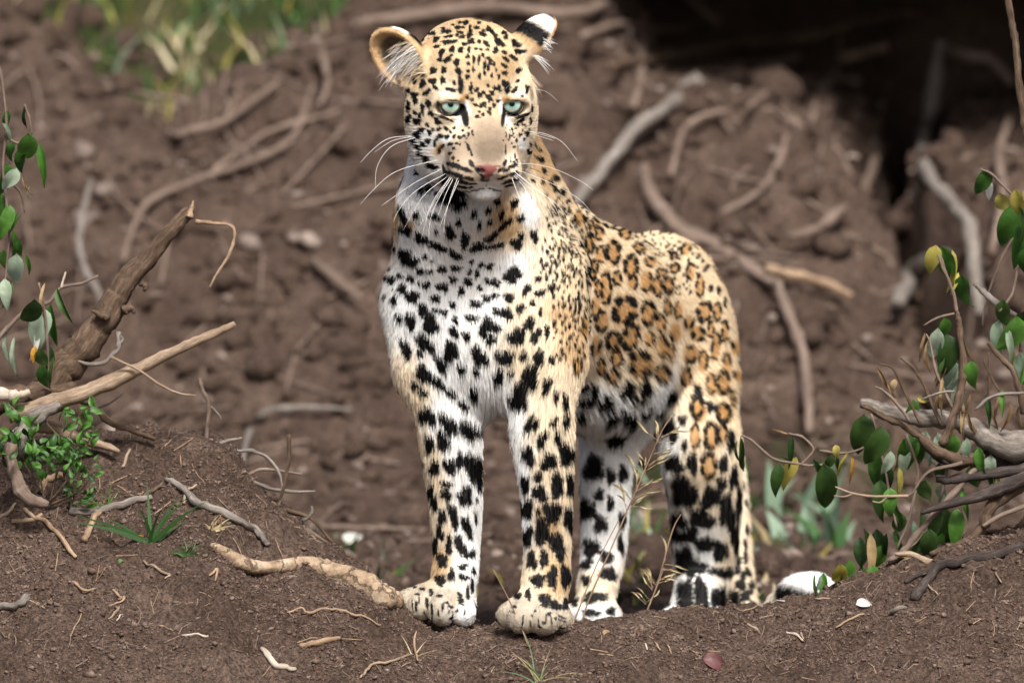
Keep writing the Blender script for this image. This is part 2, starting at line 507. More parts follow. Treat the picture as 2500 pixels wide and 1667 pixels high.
# ears
def ear(cx, cy, cz, R, r, cup):
    hell((cx, cy, cz), r, R, 0.012)
    off = R @ np.array(cup[0], float)
    hell((cx + off[0], cy + off[1], cz + off[2]), cup[1], R, 0.006, 's')
def frame(opening, long):
    o = np.array(opening, float); o /= np.linalg.norm(o)
    l = np.array(long, float); l -= o * (l @ o); l /= np.linalg.norm(l)
    return np.stack([np.cross(-o, l), -o, l], 1)
RE1 = frame((-0.50, -0.80, -0.20), (-0.66, 0.25, 0.70))
ear(-176, 118, 96, RE1, (66, 40, 92), ((0, -28, 12), (57, 42, 78)))
RE2 = frame((0.62, 0.12, -0.66), (0.66, 0.2, 0.70))
ear(150, 132, 136, RE2, (64, 34, 82), ((0, -26, 10), (57, 36, 70)))
HEAD1 = len(PRIMS)

def surface_nets(vol, org, h):
    nx, ny, nz = vol.shape
    ins = vol < 0
    c = np.zeros((nx - 1, ny - 1, nz - 1), np.int8)
    for dx in (0, 1):
        for dy in (0, 1):
            for dz in (0, 1):
                c += ins[dx:nx - 1 + dx, dy:ny - 1 + dy, dz:nz - 1 + dz]
    ids = np.argwhere((c > 0) & (c < 8))
    del c
    idx = np.full((nx - 1, ny - 1, nz - 1), -1, np.int32)
    idx[ids[:, 0], ids[:, 1], ids[:, 2]] = np.arange(len(ids))
    corner = [(dx, dy, dz) for dx in (0, 1) for dy in (0, 1) for dz in (0, 1)]
    vals = np.stack([vol[ids[:, 0] + a, ids[:, 1] + b, ids[:, 2] + e] for a, b, e in corner], 1)
    acc = np.zeros((len(ids), 3)); cnt = np.zeros(len(ids))
    for i in range(8):
        for j in range(i + 1, 8):
            if sum(abs(corner[i][q] - corner[j][q]) for q in range(3)) != 1: continue
            m = (vals[:, i] < 0) != (vals[:, j] < 0)
            t = np.where(m, vals[:, i] / np.where(m, vals[:, i] - vals[:, j], 1), 0)
            pt = np.array(corner[i]) + t[:, None] * (np.array(corner[j]) - np.array(corner[i]))
            acc += np.where(m[:, None], pt, 0); cnt += m
    verts = org + h * (ids + acc / cnt[:, None])
    faces = []
    for ax in range(3):
        sl0 = [slice(None)] * 3; sl1 = [slice(None)] * 3
        sl0[ax] = slice(0, -1); sl1[ax] = slice(1, None)
        a, b = ins[tuple(sl0)], ins[tuple(sl1)]
        e = np.argwhere(a != b)
        u, v = (ax + 1) % 3, (ax + 2) % 3
        e = e[(e[:, u] > 0) & (e[:, v] > 0) & (e[:, u] < vol.shape[u] - 1) & (e[:, v] < vol.shape[v] - 1)]
        flip = ins[e[:, 0], e[:, 1], e[:, 2]]
        q = []
        for du, dv in ((1, 1), (0, 1), (0, 0), (1, 0)):
            g = e.copy(); g[:, u] -= du; g[:, v] -= dv
            q.append(idx[g[:, 0], g[:, 1], g[:, 2]])
        q = np.stack(q, 1)
        q[~flip] = q[~flip][:, ::-1]
        faces.append(q)
    return verts, np.concatenate(faces)

def vnormals(v, f):
    n = np.zeros_like(v)
    fn = np.cross(v[f[:, 2]] - v[f[:, 0]], v[f[:, 3]] - v[f[:, 1]])
    for i in range(4):
        for ax in range(3):
            n[:, ax] += np.bincount(f[:, i], fn[:, ax], len(v))
    return n / np.maximum(np.linalg.norm(n, axis=1, keepdims=True), 1e-12)

def build_body(h=0.0028):
    lo, hi = np.array([1e9] * 3), np.array([-1e9] * 3)
    for pr in PRIMS:
        if pr[3] != 'u': continue
        d = pr[1]
        if pr[0] == 'c':
            for q, r in ((d[0], d[2]), (d[1], d[3])):
                lo = np.minimum(lo, q - r); hi = np.maximum(hi, q + r)
        elif pr[0] == 'h':
            lo = np.minimum(lo, (d[:, :3] - d[:, 3:]).min(0)); hi = np.maximum(hi, (d[:, :3] + d[:, 3:]).max(0))
        else:
            r = d[1].max(); lo = np.minimum(lo, d[0] - r * 0.9); hi = np.maximum(hi, d[0] + r * 0.9)
    lo -= 0.03; hi += 0.03
    m = 4; H4 = h * m
    n = np.ceil((hi - lo) / H4).astype(int)
    g = np.stack(np.meshgrid(*[np.arange(k) + 0.5 for k in n], indexing='ij'), -1).reshape(-1, 3)
    cd = sdf(lo + g * H4).reshape(n).astype(np.float32)
    vol = np.repeat(np.repeat(np.repeat(cd, m, 0), m, 1), m, 2)
    band = np.argwhere(np.abs(cd) < H4 * 1.5)
    sub = np.stack(np.meshgrid(*[np.arange(m)] * 3, indexing='ij'), -1).reshape(-1, 3)
    fi = (band[:, None, :] * m + sub[None]).reshape(-1, 3)
    pts = lo + (fi + 0.5) * h
    vals = sdf(pts)
    vol[fi[:, 0], fi[:, 1], fi[:, 2]] = vals
    v, f = surface_nets(vol, lo + 0.5 * h, h)
    return v, f

import time as _t; _t0 = _t.time()
BV, BF = build_body()
BN = vnormals(BV, BF)
BV = BV - BN * np.clip(sdf(BV), -0.0015, 0.0015)[:, None]
BN = vnormals(BV, BF)
print('BODY', len(BV), len(BF), round(_t.time() - _t0, 1))
# ------------------------------------------------------------------ leopard: coat pattern
BVH = BVHTree.FromPolygons([tuple(v) for v in BV], BF.tolist())
def hit(px, py):
    """where a line of sight meets the animal"""
    d = FWD + np.array([(px - CX) / FPX, 0, 0]) + UPV * ((CY - py) / FPX)
    r = BVH.ray_cast(Vector(CAM), Vector(d).normalized())
    return None if r[0] is None else np.array(r[0])

COL = {'W': (0.87, 0.87, 0.86), 'C': (0.74, 0.62, 0.46), 'T': (0.53, 0.365, 0.20), 'O': (0.50, 0.27, 0.09), 'F': (0.72, 0.57, 0.38), 'Q': (0.66, 0.50, 0.31), 'M': (0.43, 0.33, 0.23), 'S': (0.44, 0.38, 0.30),
       'B': (0.17, 0.125, 0.085), 'K': (0.005, 0.0045, 0.0045), 'G': (0.42, 0.41, 0.40), 'N': (0.10, 0.06, 0.04), 'P': (0.26, 0.09, 0.08)}
BASE = '''1140,70T 1080,100Q 1200,100Q 1140,150Q 1060,180Q 1230,160T 1180,200Q 1140,220Q 1020,200Q 1080,220C 1090,232C 1277,228C 1000,260C 990,320C
1040,300C 1040,335W 1080,292C 1120,320C 1190,260Q 1190,300M 1190,340M 1190,380M 1110,380M 1100,410M 1150,430M 1145,350M 1235,350M 1190,462W 1215,452W 1165,458W 1235,430M 1265,330C 1290,290C
1260,300C 1255,400C 1190,480W 1020,420W 1000,390W 1000,450W 985,400C 1060,440W 950,480C 965,520T 1060,510W 1150,510W 1240,530T 1260,580C 1290,520W 1310,470C 1340,420T
1370,480F 1320,400T 1000,600W 1150,650W 1250,650W 940,640C 1000,750W 1100,750W 1200,750W 1270,750C 1330,650C 1380,600F 1320,800C 1370,780T 1400,850T 1100,900W 1200,950W
1290,880C 1340,930C 1390,930C 1000,950C 1350,560C 1400,700F 1450,600F 1500,650F 1550,600F 1650,700F 1600,850F 1500,830F 1450,900C 1550,915C 1500,1000W 1420,970W
1600,990W 1720,800F 1750,950F 1720,1000C 1780,1000F 1700,620F 1020,1000C 1080,1020W 1150,1020W 1040,1100C 1130,1100W 1060,1200C 1140,1200W 1075,1300C 1140,1300W
1070,1370T 1150,1380W 980,1450S 1050,1470S 1110,1460S 1150,1490W 1260,1020W 1320,1020C 1380,1020C 1270,1150W 1330,1150C 1390,1150C 1280,1280W 1340,1280T 1385,1280C
1300,1400C 1350,1400T 1230,1500S 1300,1500S 1370,1510S 1440,1100W 1440,1300W 1500,1200W 1440,1450C 1450,1500W 1620,1100W 1640,1300W 1700,1150C 1760,1050C 1790,1200C
1720,1350W 1780,1350C 1680,1480W 1825,1400C'''.split()
HLEN = '''1190,360:2.5 1195,410:2 1110,420:2.2 1250,420:2.2 1110,380:2.5 1190,300:3 1140,150:4.5 1140,70:6 1040,220:4.5 1240,200:4.5 1060,310:4 1000,300:6.5 1010,370:10 1190,480:5 1095,262:3 1250,262:3 1300,300:6 1000,450:10 1150,530:10 1100,650:9 1250,650:9 1000,620:9 1100,750:10
1000,800:12 1200,850:14 1200,980:20 1350,700:10 1330,450:10 1500,700:9 1700,700:9 1500,1000:22 1600,1000:22 1080,1000:14 1100,1200:11 1110,1380:8 1060,1480:6 1330,1000:16
1330,1200:11 1330,1400:8 1300,1500:6 1700,1100:12 1700,1350:11 1450,1200:12 1450,1480:8 1825,1400:12'''.split()

CROPS = {'A': (880, 20, 2.9037), 'B': (880, 460, 2.6133), 'C': (1280, 440, 2.6133), 'D': (920, 1000, 2.6125), 'E': (1380, 960, 2.6133)}
# dark coat marks, painted mouth-corner and toe-crease shade: x y w h angle
MARKS = {
'A': '''745 105 45 30 0;690 140 50 28 10;825 140 50 25 10;605 168 75 30 -10;705 175 45 25 10;780 175 38 50 0;870 188 60 28 25;505 180 50 25 -20;625 203 65 25 -5;720 205 50 25 0;525 225 65 45 0
630 242 95 35 -8;785 238 45 40 0;840 240 30 30 0;740 258 40 25 0;890 255 55 35 30;540 275 50 25 0;650 295 40 50 20;712 300 35 45 0;575 318 40 55 30;770 300 25 45 0;960 300 45 40 45;985 245 100 40 35
925 165 70 30 30;620 365 75 35 -30;685 390 45 50 30;590 440 40 40 0;515 443 40 55 10;695 452 45 45 0;760 345 30 40 0;805 365 22 60 0;840 370 20 60 0;870 335 22 30 0;905 355 28 32 30;920 385 30 40 30
880 410 26 60 0;765 395 28 28 0;765 450 25 30 0;800 440 18 50 0;845 485 20 40 0;880 460 18 50 0;905 430 18 50 0;930 480 20 30 0;960 440 18 30 0;945 400 26 28 30;1030 365 60 28 40;1020 410 50 28 40
1025 465 45 30 35;1020 315 40 25 30;1085 355 70 26 35;1120 445 36 40 40;980 490 20 40 0;820 290 30 18 0;855 295 28 18 0;900 295 30 18 20;760 490 28 40 0;560 370 28 30 0;440 230 30 20 -30
440 540 45 60 25;515 518 60 40 -25;585 515 40 45 10;385 520 30 40 15;530 565 35 35 0;480 595 50 30 -45;645 580 75 28 10;665 535 25 30 0;712 555 44 100 0;455 610 35 22 -30;340 590 25 35 10;785 555 28 55 10
785 600 25 28 0;825 580 28 40 20;850 615 33 55 10;872 600 28 28 0;905 550 25 25 0;930 600 45 28 30;915 640 75 28 45;955 570 28 38 -20;985 570 24 60 -10;1035 560 46 90 -15;1090 585 60 28 -35;1115 520 30 22 0
1010 530 28 28 0;975 660 24 24 0;795 655 24 24 0;815 685 28 28 0;865 690 55 32 -10;830 770 42 24 0;870 755 28 28 -30;915 720 28 36 0;950 690 24 28 0;760 635 26 36 20;845 735 18 18 0;1180 580 26 60 0;1145 625 22 22 0
383 620 45 50 0;390 665 35 45 0;340 700 32 75 0;440 715 28 95 0;482 680 48 48 30;500 750 38 42 0;302 690 15 40 0;281 665 14 28 0;387 745 25 35 0;420 765 25 42 0;342 792 40 58 10;405 805 52 50 0;286 785 22 58 0
320 850 38 55 -15;437 865 35 38 20;405 900 48 58 0;490 885 28 45 -20;475 830 22 32 -20;515 865 22 28 0;540 800 36 46 0;480 945 40 36 20;528 962 18 60 0;375 945 35 40 -30;410 990 50 32 30;445 970 42 32 40
425 1035 40 30 30;465 1065 50 38 20;505 1120 85 38 15;410 1160 34 60 0;555 860 40 26 -30;605 855 42 26 20;570 910 38 28 0;615 915 28 38 20;540 930 28 28 0;665 850 18 20 0;640 880 18 24 0;700 915 22 24 0
665 910 22 28 20;635 965 45 26 -25;680 960 24 18 0;580 980 38 26 -30;735 905 22 20 0;765 890 22 20 0;790 880 16 20 0;560 1015 22 42 0;635 1030 33 20 -20;660 995 26 18 0;705 970 18 16 0;655 1065 26 26 0;692 1083 18 14 0
595 778 120 20 24;560 815 34 34 0;725 870 18 14 0;770 850 14 14 0;1150 765 105 26 -22;1135 800 60 26 -25;1110 830 40 20 30;1075 860 18 18 0;1100 850 18 22 -20;1085 890 14 18 0;1130 900 22 22 0;1060 910 14 28 0
1035 905 11 18 0;1180 890 32 38 0;1105 940 18 24 0;1090 985 24 18 0;1215 720 18 55 0;1203 800 18 55 0;1160 930 18 24 0;765 985 20 55 -20;787 1028 15 42 -15;1030 1000 11 66 0;1095 1050 13 34 0;1065 1060 12 12 0;1065 1085 13 13 0
665 1115 125 32 20;750 1148 90 28 24;670 1180 135 32 16;765 1208 95 25 12;700 1230 130 25 10;800 1245 46 15 0;725 1270 76 18 5;790 1268 24 13 0
1068 1128 115 29 -30;1085 1178 95 27 -20;1015 1200 76 20 -15;1065 1226 105 23 -12;1050 1258 56 17 -15;1100 1080 40 14 -30
1105 255 60 60 0;1130 310 95 34 -5;300 430 30 26 0;345 470 26 40 0;610 1235 80 60 30;660 1310 130 90 20;600 1350 120 80 10;690 1380 120 70 0;470 1275 100 44 -20;430 1300 40 30 0
1075 905 12 16 0;1050 935 12 14 0;1075 960 12 16 0;1190 1020 24 40 0;1275 1070 60 40 30;1300 1150 40 36 0;1390 1205 60 40 20;1350 1235 30 40 0;1430 1300 50 40 20;1380 1280 30 50 0;1290 1225 26 40 0;1215 1215 26 30 0''',
'B': '''285 265 90 50 30;385 320 100 48 28;490 370 110 46 22;600 425 80 46 30;745 375 95 48 -12;835 310 95 42 -38;925 225 100 40 -40;1020 190 60 40 -20;860 368 110 30 -10;995 352 75 56 0;1025 300 38 46 0;1110 305 45 76 0
665 335 55 90 10;570 280 58 85 -30;482 277 28 22 0;350 170 36 56 0;270 180 40 80 -20;250 130 34 40 0;470 180 66 38 0;625 215 38 46 0;725 160 38 46 0;760 230 28 46 0;815 140 38 38 0;825 215 30 30 0;900 170 30 56 0;980 95 46 56 0
870 85 46 38 0;280 430 80 80 10;325 465 75 70 10;195 345 36 56 0;190 470 28 38 0;150 500 18 56 0;412 437 35 28 0;455 463 25 20 0;385 527 55 45 0;445 532 30 30 0;520 515 60 38 20;610 510 58 33 0;708 468 28 24 0;770 490 34 34 0
825 500 44 40 0;695 535 30 30 0;745 545 34 40 0;250 558 40 35 0;317 575 45 40 0;190 585 38 58 -20;372 603 18 24 0;418 615 50 40 0;590 583 40 38 0;525 627 65 52 10;685 597 55 42 20;645 655 44 44 0;757 635 34 34 0;845 598 80 46 20
985 535 80 70 -30;955 570 80 60 0;265 640 54 58 0;330 690 72 78 0;215 710 42 58 0;475 700 65 42 15;587 740 42 34 0;735 735 70 46 0;805 702 48 44 0;860 682 44 28 0;950 698 70 46 0;1060 645 60 46 -45;1135 575 40 33 0;1190 575 18 30 0
1150 665 68 36 -30;1225 635 38 56 0;510 785 80 36 15;605 840 30 56 -30;395 775 65 72 -20;447 865 95 108 -20;705 825 68 44 0;870 785 46 48 0;935 800 68 68 0;1020 765 60 46 -30;1100 730 34 38 0;1075 865 56 88 25;1150 785 22 58 0;245 825 42 58 0
320 845 68 88 0;800 870 70 90 20;860 890 70 60 20;785 925 56 58 0;830 965 58 68 0;995 945 92 105 0;595 915 50 72 -20;675 945 40 68 -20;410 990 80 135 -35;290 1025 62 104 -20;380 1055 36 46 -20;575 1040 92 108 0;760 1070 80 128 -25
920 1080 100 98 0;1040 1065 54 58 0;1120 935 54 88 20;1190 910 33 76 0;1140 1080 56 108 -10;1220 1095 36 58 0;645 1150 48 70 0;735 1165 38 46 0;510 1120 50 108 -40;400 1180 76 120 -40;480 1235 130 50 38;570 1300 110 40 40;880 1200 56 108 0
960 1180 38 46 0;1085 1200 92 138 -10;720 1310 52 76 0;1010 1330 120 150 0;660 1385 90 40 45;1190 1260 50 110 10;1250 1320 40 70 10;1310 1360 40 100 0;350 1255 50 60 0;400 1300 60 46 20''',
'C': '''655 1340 88 108 0;770 1320 66 118 0;730 1400 100 46 -20;450 1350 56 78 0;400 1420 100 52 -20;520 1430 86 96 0;940 1380 66 86 0;600 1500 110 60 -20;1010 1530 50 60 0;1110 1350 48 88 0;1190 1440 48 58 0;380 1330 60 50 -20;690 1520 60 60 0
870 1480 60 50 0;1240 700 30 40 0;1190 690 30 40 0;1110 610 24 40 0;1160 560 24 50 20;1280 780 24 60 0''',
'D': '''320 40 95 108 -20;455 90 70 160 -30;595 130 150 92 40;335 220 66 90 -10;420 200 76 108 -20;265 160 36 108 0;365 370 58 98 0;465 360 76 88 -10;530 320 50 98 0;620 370 92 196 -15;295 330 32 88 0;655 470 36 88 0;565 550 86 108 -10
340 520 38 88 0;365 590 42 88 0;440 540 66 66 0;445 475 66 46 0;415 680 48 94 -10;490 680 56 128 -10;575 745 56 118 -15;632 690 24 68 0;640 575 18 24 0;335 690 28 128 0;400 785 44 98 0;370 865 38 108 0;460 870 42 108 0;540 870 56 138 -20
610 920 38 54 0;415 955 58 98 -10;545 1000 55 38 0;615 1025 26 44 0;475 1050 38 78 0;345 1040 58 46 0;405 1085 64 60 0;555 1065 58 36 20;610 1125 24 74 0;580 1165 24 78 0;535 1205 32 74 -20;245 1130 25 14 0;290 1140 40 18 0;345 1160 28 38 0
400 1185 38 18 0;260 1175 30 14 0;250 1250 16 58 0;320 1225 22 58 0;350 1270 13 80 0;445 1230 28 14 0;470 1255 38 20 35;390 1290 13 38 0;460 1285 13 28 0;510 1280 18 18 0;300 1290 13 28 0;475 1330 18 18 0;965 290 78 108 0;1055 190 52 98 20
990 90 76 98 20;1210 280 83 148 0;1130 80 46 60 20;1150 180 40 80 10;1210 70 38 108 0;875 250 28 88 0;1030 430 58 58 0;945 475 54 104 0;1150 485 78 138 0;1240 480 56 148 0;1040 535 88 86 0;955 635 68 118 0;1120 655 92 128 0;1030 645 33 48 0
1225 695 58 138 0;1055 775 92 138 0;960 805 63 118 0;1150 865 90 158 -15;1240 910 28 88 0;1065 950 54 88 0;990 960 54 108 0;920 1030 24 88 0;1030 1090 73 88 0;1120 1065 54 148 0;1205 1060 68 118 0;895 1185 48 43 0;965 1175 34 58 0
1070 1210 78 66 0;1140 1245 63 58 0;1205 1240 38 68 0;875 1255 28 18 0;1070 1355 28 22 0;1100 1300 22 28 0;1180 1320 50 13 20;1190 1345 50 11 20;1185 1390 40 13 0;1045 1385 14 14 0;1010 1280 14 14 0;990 1310 11 18 0;1095 330 90 100 0
190 1110 34 44 20;150 1200 26 30 0;1140 1330 14 20 0;352 1285 9 120 0;228 1255 9 80 -5;485 1320 9 80 0;930 1350 9 90 8;1030 1365 9 80 0;1115 1350 9 70 -5;270 1210 10 40 0;420 1260 12 50 0;560 1290 10 40 0;980 1360 8 40 0;1080 1330 8 40 0''',  # thin strokes between the toes: crease shade painted into the coat
'E': '''180 475 128 128 0;290 530 58 88 0;370 510 66 88 0;215 645 58 78 0;135 740 118 108 0;225 830 88 88 0;290 700 48 78 0;165 985 108 98 0;365 810 38 118 0;265 1045 78 66 0;355 960 38 118 0;405 1095 24 88 0;415 1000 38 58 0;135 1085 78 58 0
275 1150 98 76 0;130 1190 58 58 0;350 1200 68 78 0;185 1300 138 66 0;345 1340 43 48 0;165 1400 98 46 0;290 1385 58 46 0;60 1330 48 58 0;60 1460 38 38 0;690 450 106 108 0;755 630 136 186 0;610 600 90 196 0;810 450 66 118 0;1010 445 48 108 0
930 660 116 128 0;1000 575 66 68 0;870 800 136 116 0;1035 760 92 206 0;1110 700 40 196 0;720 810 88 98 0;780 900 118 96 0;700 900 60 90 0;640 760 60 120 0;890 960 116 96 0;990 1005 98 108 0;1085 920 56 156 0;770 1080 126 180 0;680 1010 56 146 0;1080 1100 88 108 0
1000 1140 170 60 0;860 1110 78 78 0;865 1320 96 236 0;770 1310 100 216 0;990 1310 108 138 0;1080 1310 48 118 0;940 1390 38 48 0;760 330 38 58 0;925 85 48 58 0;1075 540 46 138 0;1130 1200 48 108 0;1165 1280 56 66 0;1150 1360 40 40 0
1150 1050 28 78 0;420 180 76 76 0;290 170 60 70 0;670 230 86 140 0;150 60 100 50 -20;330 300 120 90 0;90 150 70 60 0;520 120 70 50 -20;1060 310 50 120 0;700 1180 60 100 0;1195 1340 30 40 0;1150 960 26 60 0;1162 1140 40 60 0;1190 1220 34 60 0;1178 1420 40 40 0;1135 1300 30 50 0;1160 870 22 60 0''',
}
# rosettes: x y w h angle
ROSE = {
'C': '''565 460 95 160 0;680 550 90 150 0;592 625 55 95 0;692 650 60 95 0;520 690 75 220 0;440 570 65 130 0;640 830 150 190 20;790 850 95 165 0;490 900 80 145 0;680 1000 100 190 15;570 1025 100 120 0;800 1010 65 95 0;590 1140 75 100 0
740 1170 150 160 0;490 1190 50 110 0;565 1250 85 90 0;880 1060 60 150 0;935 1090 44 120 0;880 1230 95 115 0;870 910 60 120 0;960 970 66 120 0;912 810 50 105 0;980 830 52 105 0;850 680 60 130 0;920 670 64 115 0;780 650 75 135 0;420 400 66 140 0
350 240 66 90 0;540 270 105 64 30;640 340 84 64 40;1030 440 64 74 20;1060 580 54 110 0;1122 680 54 140 0;1150 840 95 135 15;1232 840 52 125 0;1110 980 84 95 0;1192 950 42 110 0;1060 1110 92 110 0;1222 1060 56 180 10;1280 960 42 140 0
1142 1150 62 130 0;1030 1250 74 130 0;1192 1300 64 140 0;1290 1170 52 140 0;1270 1290 84 160 0;1100 1440 84 150 0;1275 1490 84 130 0;1330 1390 34 110 0;730 430 70 60 40;800 520 70 60 30;870 590 60 60 0;950 480 60 50 30;960 560 60 70 20
440 280 60 80 20;480 340 50 90 10''',
'E': '''850 100 92 170 -10;830 270 64 165 0;930 270 92 185 0;1005 120 92 130 0;1003 255 62 115 0;915 460 104 175 0''',
'B': '''1440 880 60 120 10;1500 760 60 130 0;1470 560 60 110 0;1520 640 50 110 0;1530 420 60 110 0;1390 1130 50 100 10''',
}
# fields of small upright dashes: x0 y0 x1 y1 count w h angle
DASH = {
'B': '''1200 120 1300 700 34 17 32 10;1290 200 1400 900 50 16 36 8;1390 300 1470 820 24 17 36 5;1230 690 1440 1120 44 22 42 12;1150 330 1230 560 14 20 34 0;1180 30 1330 220 14 20 30 20;1330 100 1540 420 28 17 32 10;130 350 220 720 12 20 34 0''',
'C': '''190 120 300 620 26 16 36 10;690 330 1010 480 44 16 22 20;860 480 1060 760 34 14 26 10;980 400 1180 560 12 20 30 30''',
'A': '''470 95 1050 210 20 34 24 0;870 650 960 780 8 14 18 0;700 830 800 960 10 12 14 0;1010 830 1090 960 10 10 13 0;1130 780 1210 900 10 14 24 0;1200 960 1290 1060 6 20 30 0''',
}
# patches of other ground colour: colour x y w h angle
PATCH = {
'A': '''b 912 960 200 280 0;b 922 1010 190 160 0;b 925 1040 170 90 0;W 755 700 42 120 -18;W 995 690 32 130 0;m 590 598 110 40 -5;w 590 600 90 26 -5;w 1140 612 56 36 20;W 690 795 70 60 30;W 1050 800 50 70 0;C 620 770 130 20 22;W 600 940 120 50 -40;O 735 640 50 40 -40;O 1030 645 70 26 -20;W 1150 960 60 90 0
N 430 470 90 40 30;T 560 1000 60 100 30;W 890 1265 70 50 0;N 270 520 30 60 -20;T 380 300 120 34 35''',
'B': '''T 300 230 90 70 40;T 960 270 160 90 -30;W 1080 90 60 120 0''',
}
SKIN_SHADE = {  # bare or near-black skin, plus shade painted at the mouth corner, drawn last
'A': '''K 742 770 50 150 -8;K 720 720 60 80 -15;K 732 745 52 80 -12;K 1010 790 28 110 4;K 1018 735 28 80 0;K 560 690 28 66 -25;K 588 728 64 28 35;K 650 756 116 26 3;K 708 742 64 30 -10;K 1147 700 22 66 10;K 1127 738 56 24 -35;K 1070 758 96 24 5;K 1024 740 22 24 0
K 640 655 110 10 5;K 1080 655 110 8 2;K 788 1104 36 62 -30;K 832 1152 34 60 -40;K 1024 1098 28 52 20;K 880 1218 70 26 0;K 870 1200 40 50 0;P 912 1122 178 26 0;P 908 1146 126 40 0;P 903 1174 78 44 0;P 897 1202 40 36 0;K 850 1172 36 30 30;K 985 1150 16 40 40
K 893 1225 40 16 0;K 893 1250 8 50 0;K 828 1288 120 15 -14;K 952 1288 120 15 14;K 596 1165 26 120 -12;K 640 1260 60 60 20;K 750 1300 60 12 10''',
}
def parse(d):
    for c, txt in d.items():
        x0, y0, sc = CROPS[c]
        for row in txt.replace('\n', ';').split(';'):
            t = row.split()
            code = None
            if not t[0].lstrip('-').isdigit(): code, t = t[0], t[1:]
            v = [float(q) for q in t]
            if len(v) == 8:
                yield code, [x0 + v[0] / sc, y0 + v[1] / sc, x0 + v[2] / sc, y0 + v[3] / sc, v[4], v[5] / sc, v[6] / sc, v[7]]
            else:
                yield code, [x0 + v[0] / sc, y0 + v[1] / sc, v[2] / sc, v[3] / sc, v[4]]

srng = np.random.default_rng(3)
SPOTS, TANS, PATCHES, SKINS_SHADES = [], [], [], []
def add(lst, v, code=None, soft=0.14, amp=0.42):
    h = hit(v[0], v[1])
    if h is None: return
    lst.append((v[0], v[1], max(v[2], 2) / 2, max(v[3], 2) / 2, math.radians(v[4]), h, code, soft, amp))
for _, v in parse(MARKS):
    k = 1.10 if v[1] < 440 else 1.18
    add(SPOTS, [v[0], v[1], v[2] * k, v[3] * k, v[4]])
for _, v in parse(ROSE):
    x, y, w, h, an = v
    w, h = w * 1.05, h * 1.04
    add(TANS, [x, y, w * 1.02, h * 1.02, an], 'O', 0.25, 0.2)
    n = int(np.clip(round((w + h) / 17), 4, 7))
    a0 = srng.uniform(0, 6.28)
    ca, sa = math.cos(math.radians(an)), math.sin(math.radians(an))
    for i in range(n):
        if srng.random() < 0.10: continue
        t = a0 + 6.283 * i / n + srng.normal(0, 0.16)
        ux, uy = 0.40 * w * math.cos(t), 0.40 * h * math.sin(t)
        tang = math.degrees(math.atan2(h * math.cos(t), -w * math.sin(t))) + an
        per = math.pi * 0.4 * (w + h) / n
        add(SPOTS, [x + ux * ca - uy * sa, y + ux * sa + uy * ca, per * srng.uniform(0.85, 1.15), max(8, min(w, h) * srng.uniform(0.30, 0.42)), tang], None, 0.25, 0.3)
for _, v in parse(DASH):
    x0, y0, x1, y1, n, w, h, an = v
    got = []
    for i in range(int(n) * 6):
        q = np.array((srng.uniform(x0, x1), srng.uniform(y0, y1)))
        if all(abs(q[0] - g[0]) / (w * 1.7) + abs(q[1] - g[1]) / (h * 1.25) > 1 for g in got):
            got.append(q)
            s = srng.uniform(0.7, 1.25)
            add(SPOTS, [q[0], q[1], w * s, h * s * srng.uniform(0.7, 1.3), an + srng.normal(0, 12)], None, 0.3, 0.35)
        if len(got) >= n: break
have = np.array([(q[0], q[1], max(q[2], q[3])) for q in SPOTS])
for i in range(1500):
    x, y = srng.uniform(1400, 1830), srng.uniform(480, 1000)
    if (np.hypot(have[:, 0] - x, (have[:, 1] - y) * 0.8) < 16 + have[:, 2] * 0.7).any(): continue
    h = hit(x, y)
    if h is None or h[1] < 0.12: continue
    w, hh = srng.uniform(13, 20), srng.uniform(18, 32)
    add(TANS, [x, y, w * 1.5, hh * 1.5, 0], 'O', 0.4, 0.3)
    for sx in (-1, 1):
        add(SPOTS, [x + sx * w * 0.55, y + srng.normal(0, 3), w * 0.6, hh, srng.normal(0, 15)], None, 0.3, 0.4)
    have = np.r_[have, [(x, y, hh * 0.6)]]
for c, v in parse(PATCH): add(PATCHES, v, c, 0.5, 0.15)
for c, v in parse(SKIN_SHADE): add(SKINS_SHADES, v, c, 0.15, 0.06)

bp, bc = [], []
for t in BASE:
    x, y = t[:-1].split(','); h = hit(float(x), float(y))
    if h is not None: bp.append(h); bc.append(COL[t[-1]])
bp, bc = np.array(bp), np.array(bc)
lp, lv = [], []
for t in HLEN:
    q, L = t.split(':'); x, y = q.split(','); h = hit(float(x), float(y))
    if h is not None: lp.append(h); lv.append(float(L) / 1000)
lp, lv = np.array(lp), np.array(lv)

def idw(p, cp, cv, power=4):
    out = []
    c2 = (cp * cp).sum(1)
    for q in np.array_split(p, max(1, len(p) // 20000)):
        d2 = np.maximum((q * q).sum(1)[:, None] + c2[None] - 2 * q @ cp.T, 0) + 1e-5
        w = 1 / (d2 * d2) if power == 4 else 1 / (d2 * np.sqrt(d2))
        out.append((w @ cv) / (w.sum(1) if cv.ndim == 1 else w.sum(1, keepdims=True)))
    return np.concatenate(out)

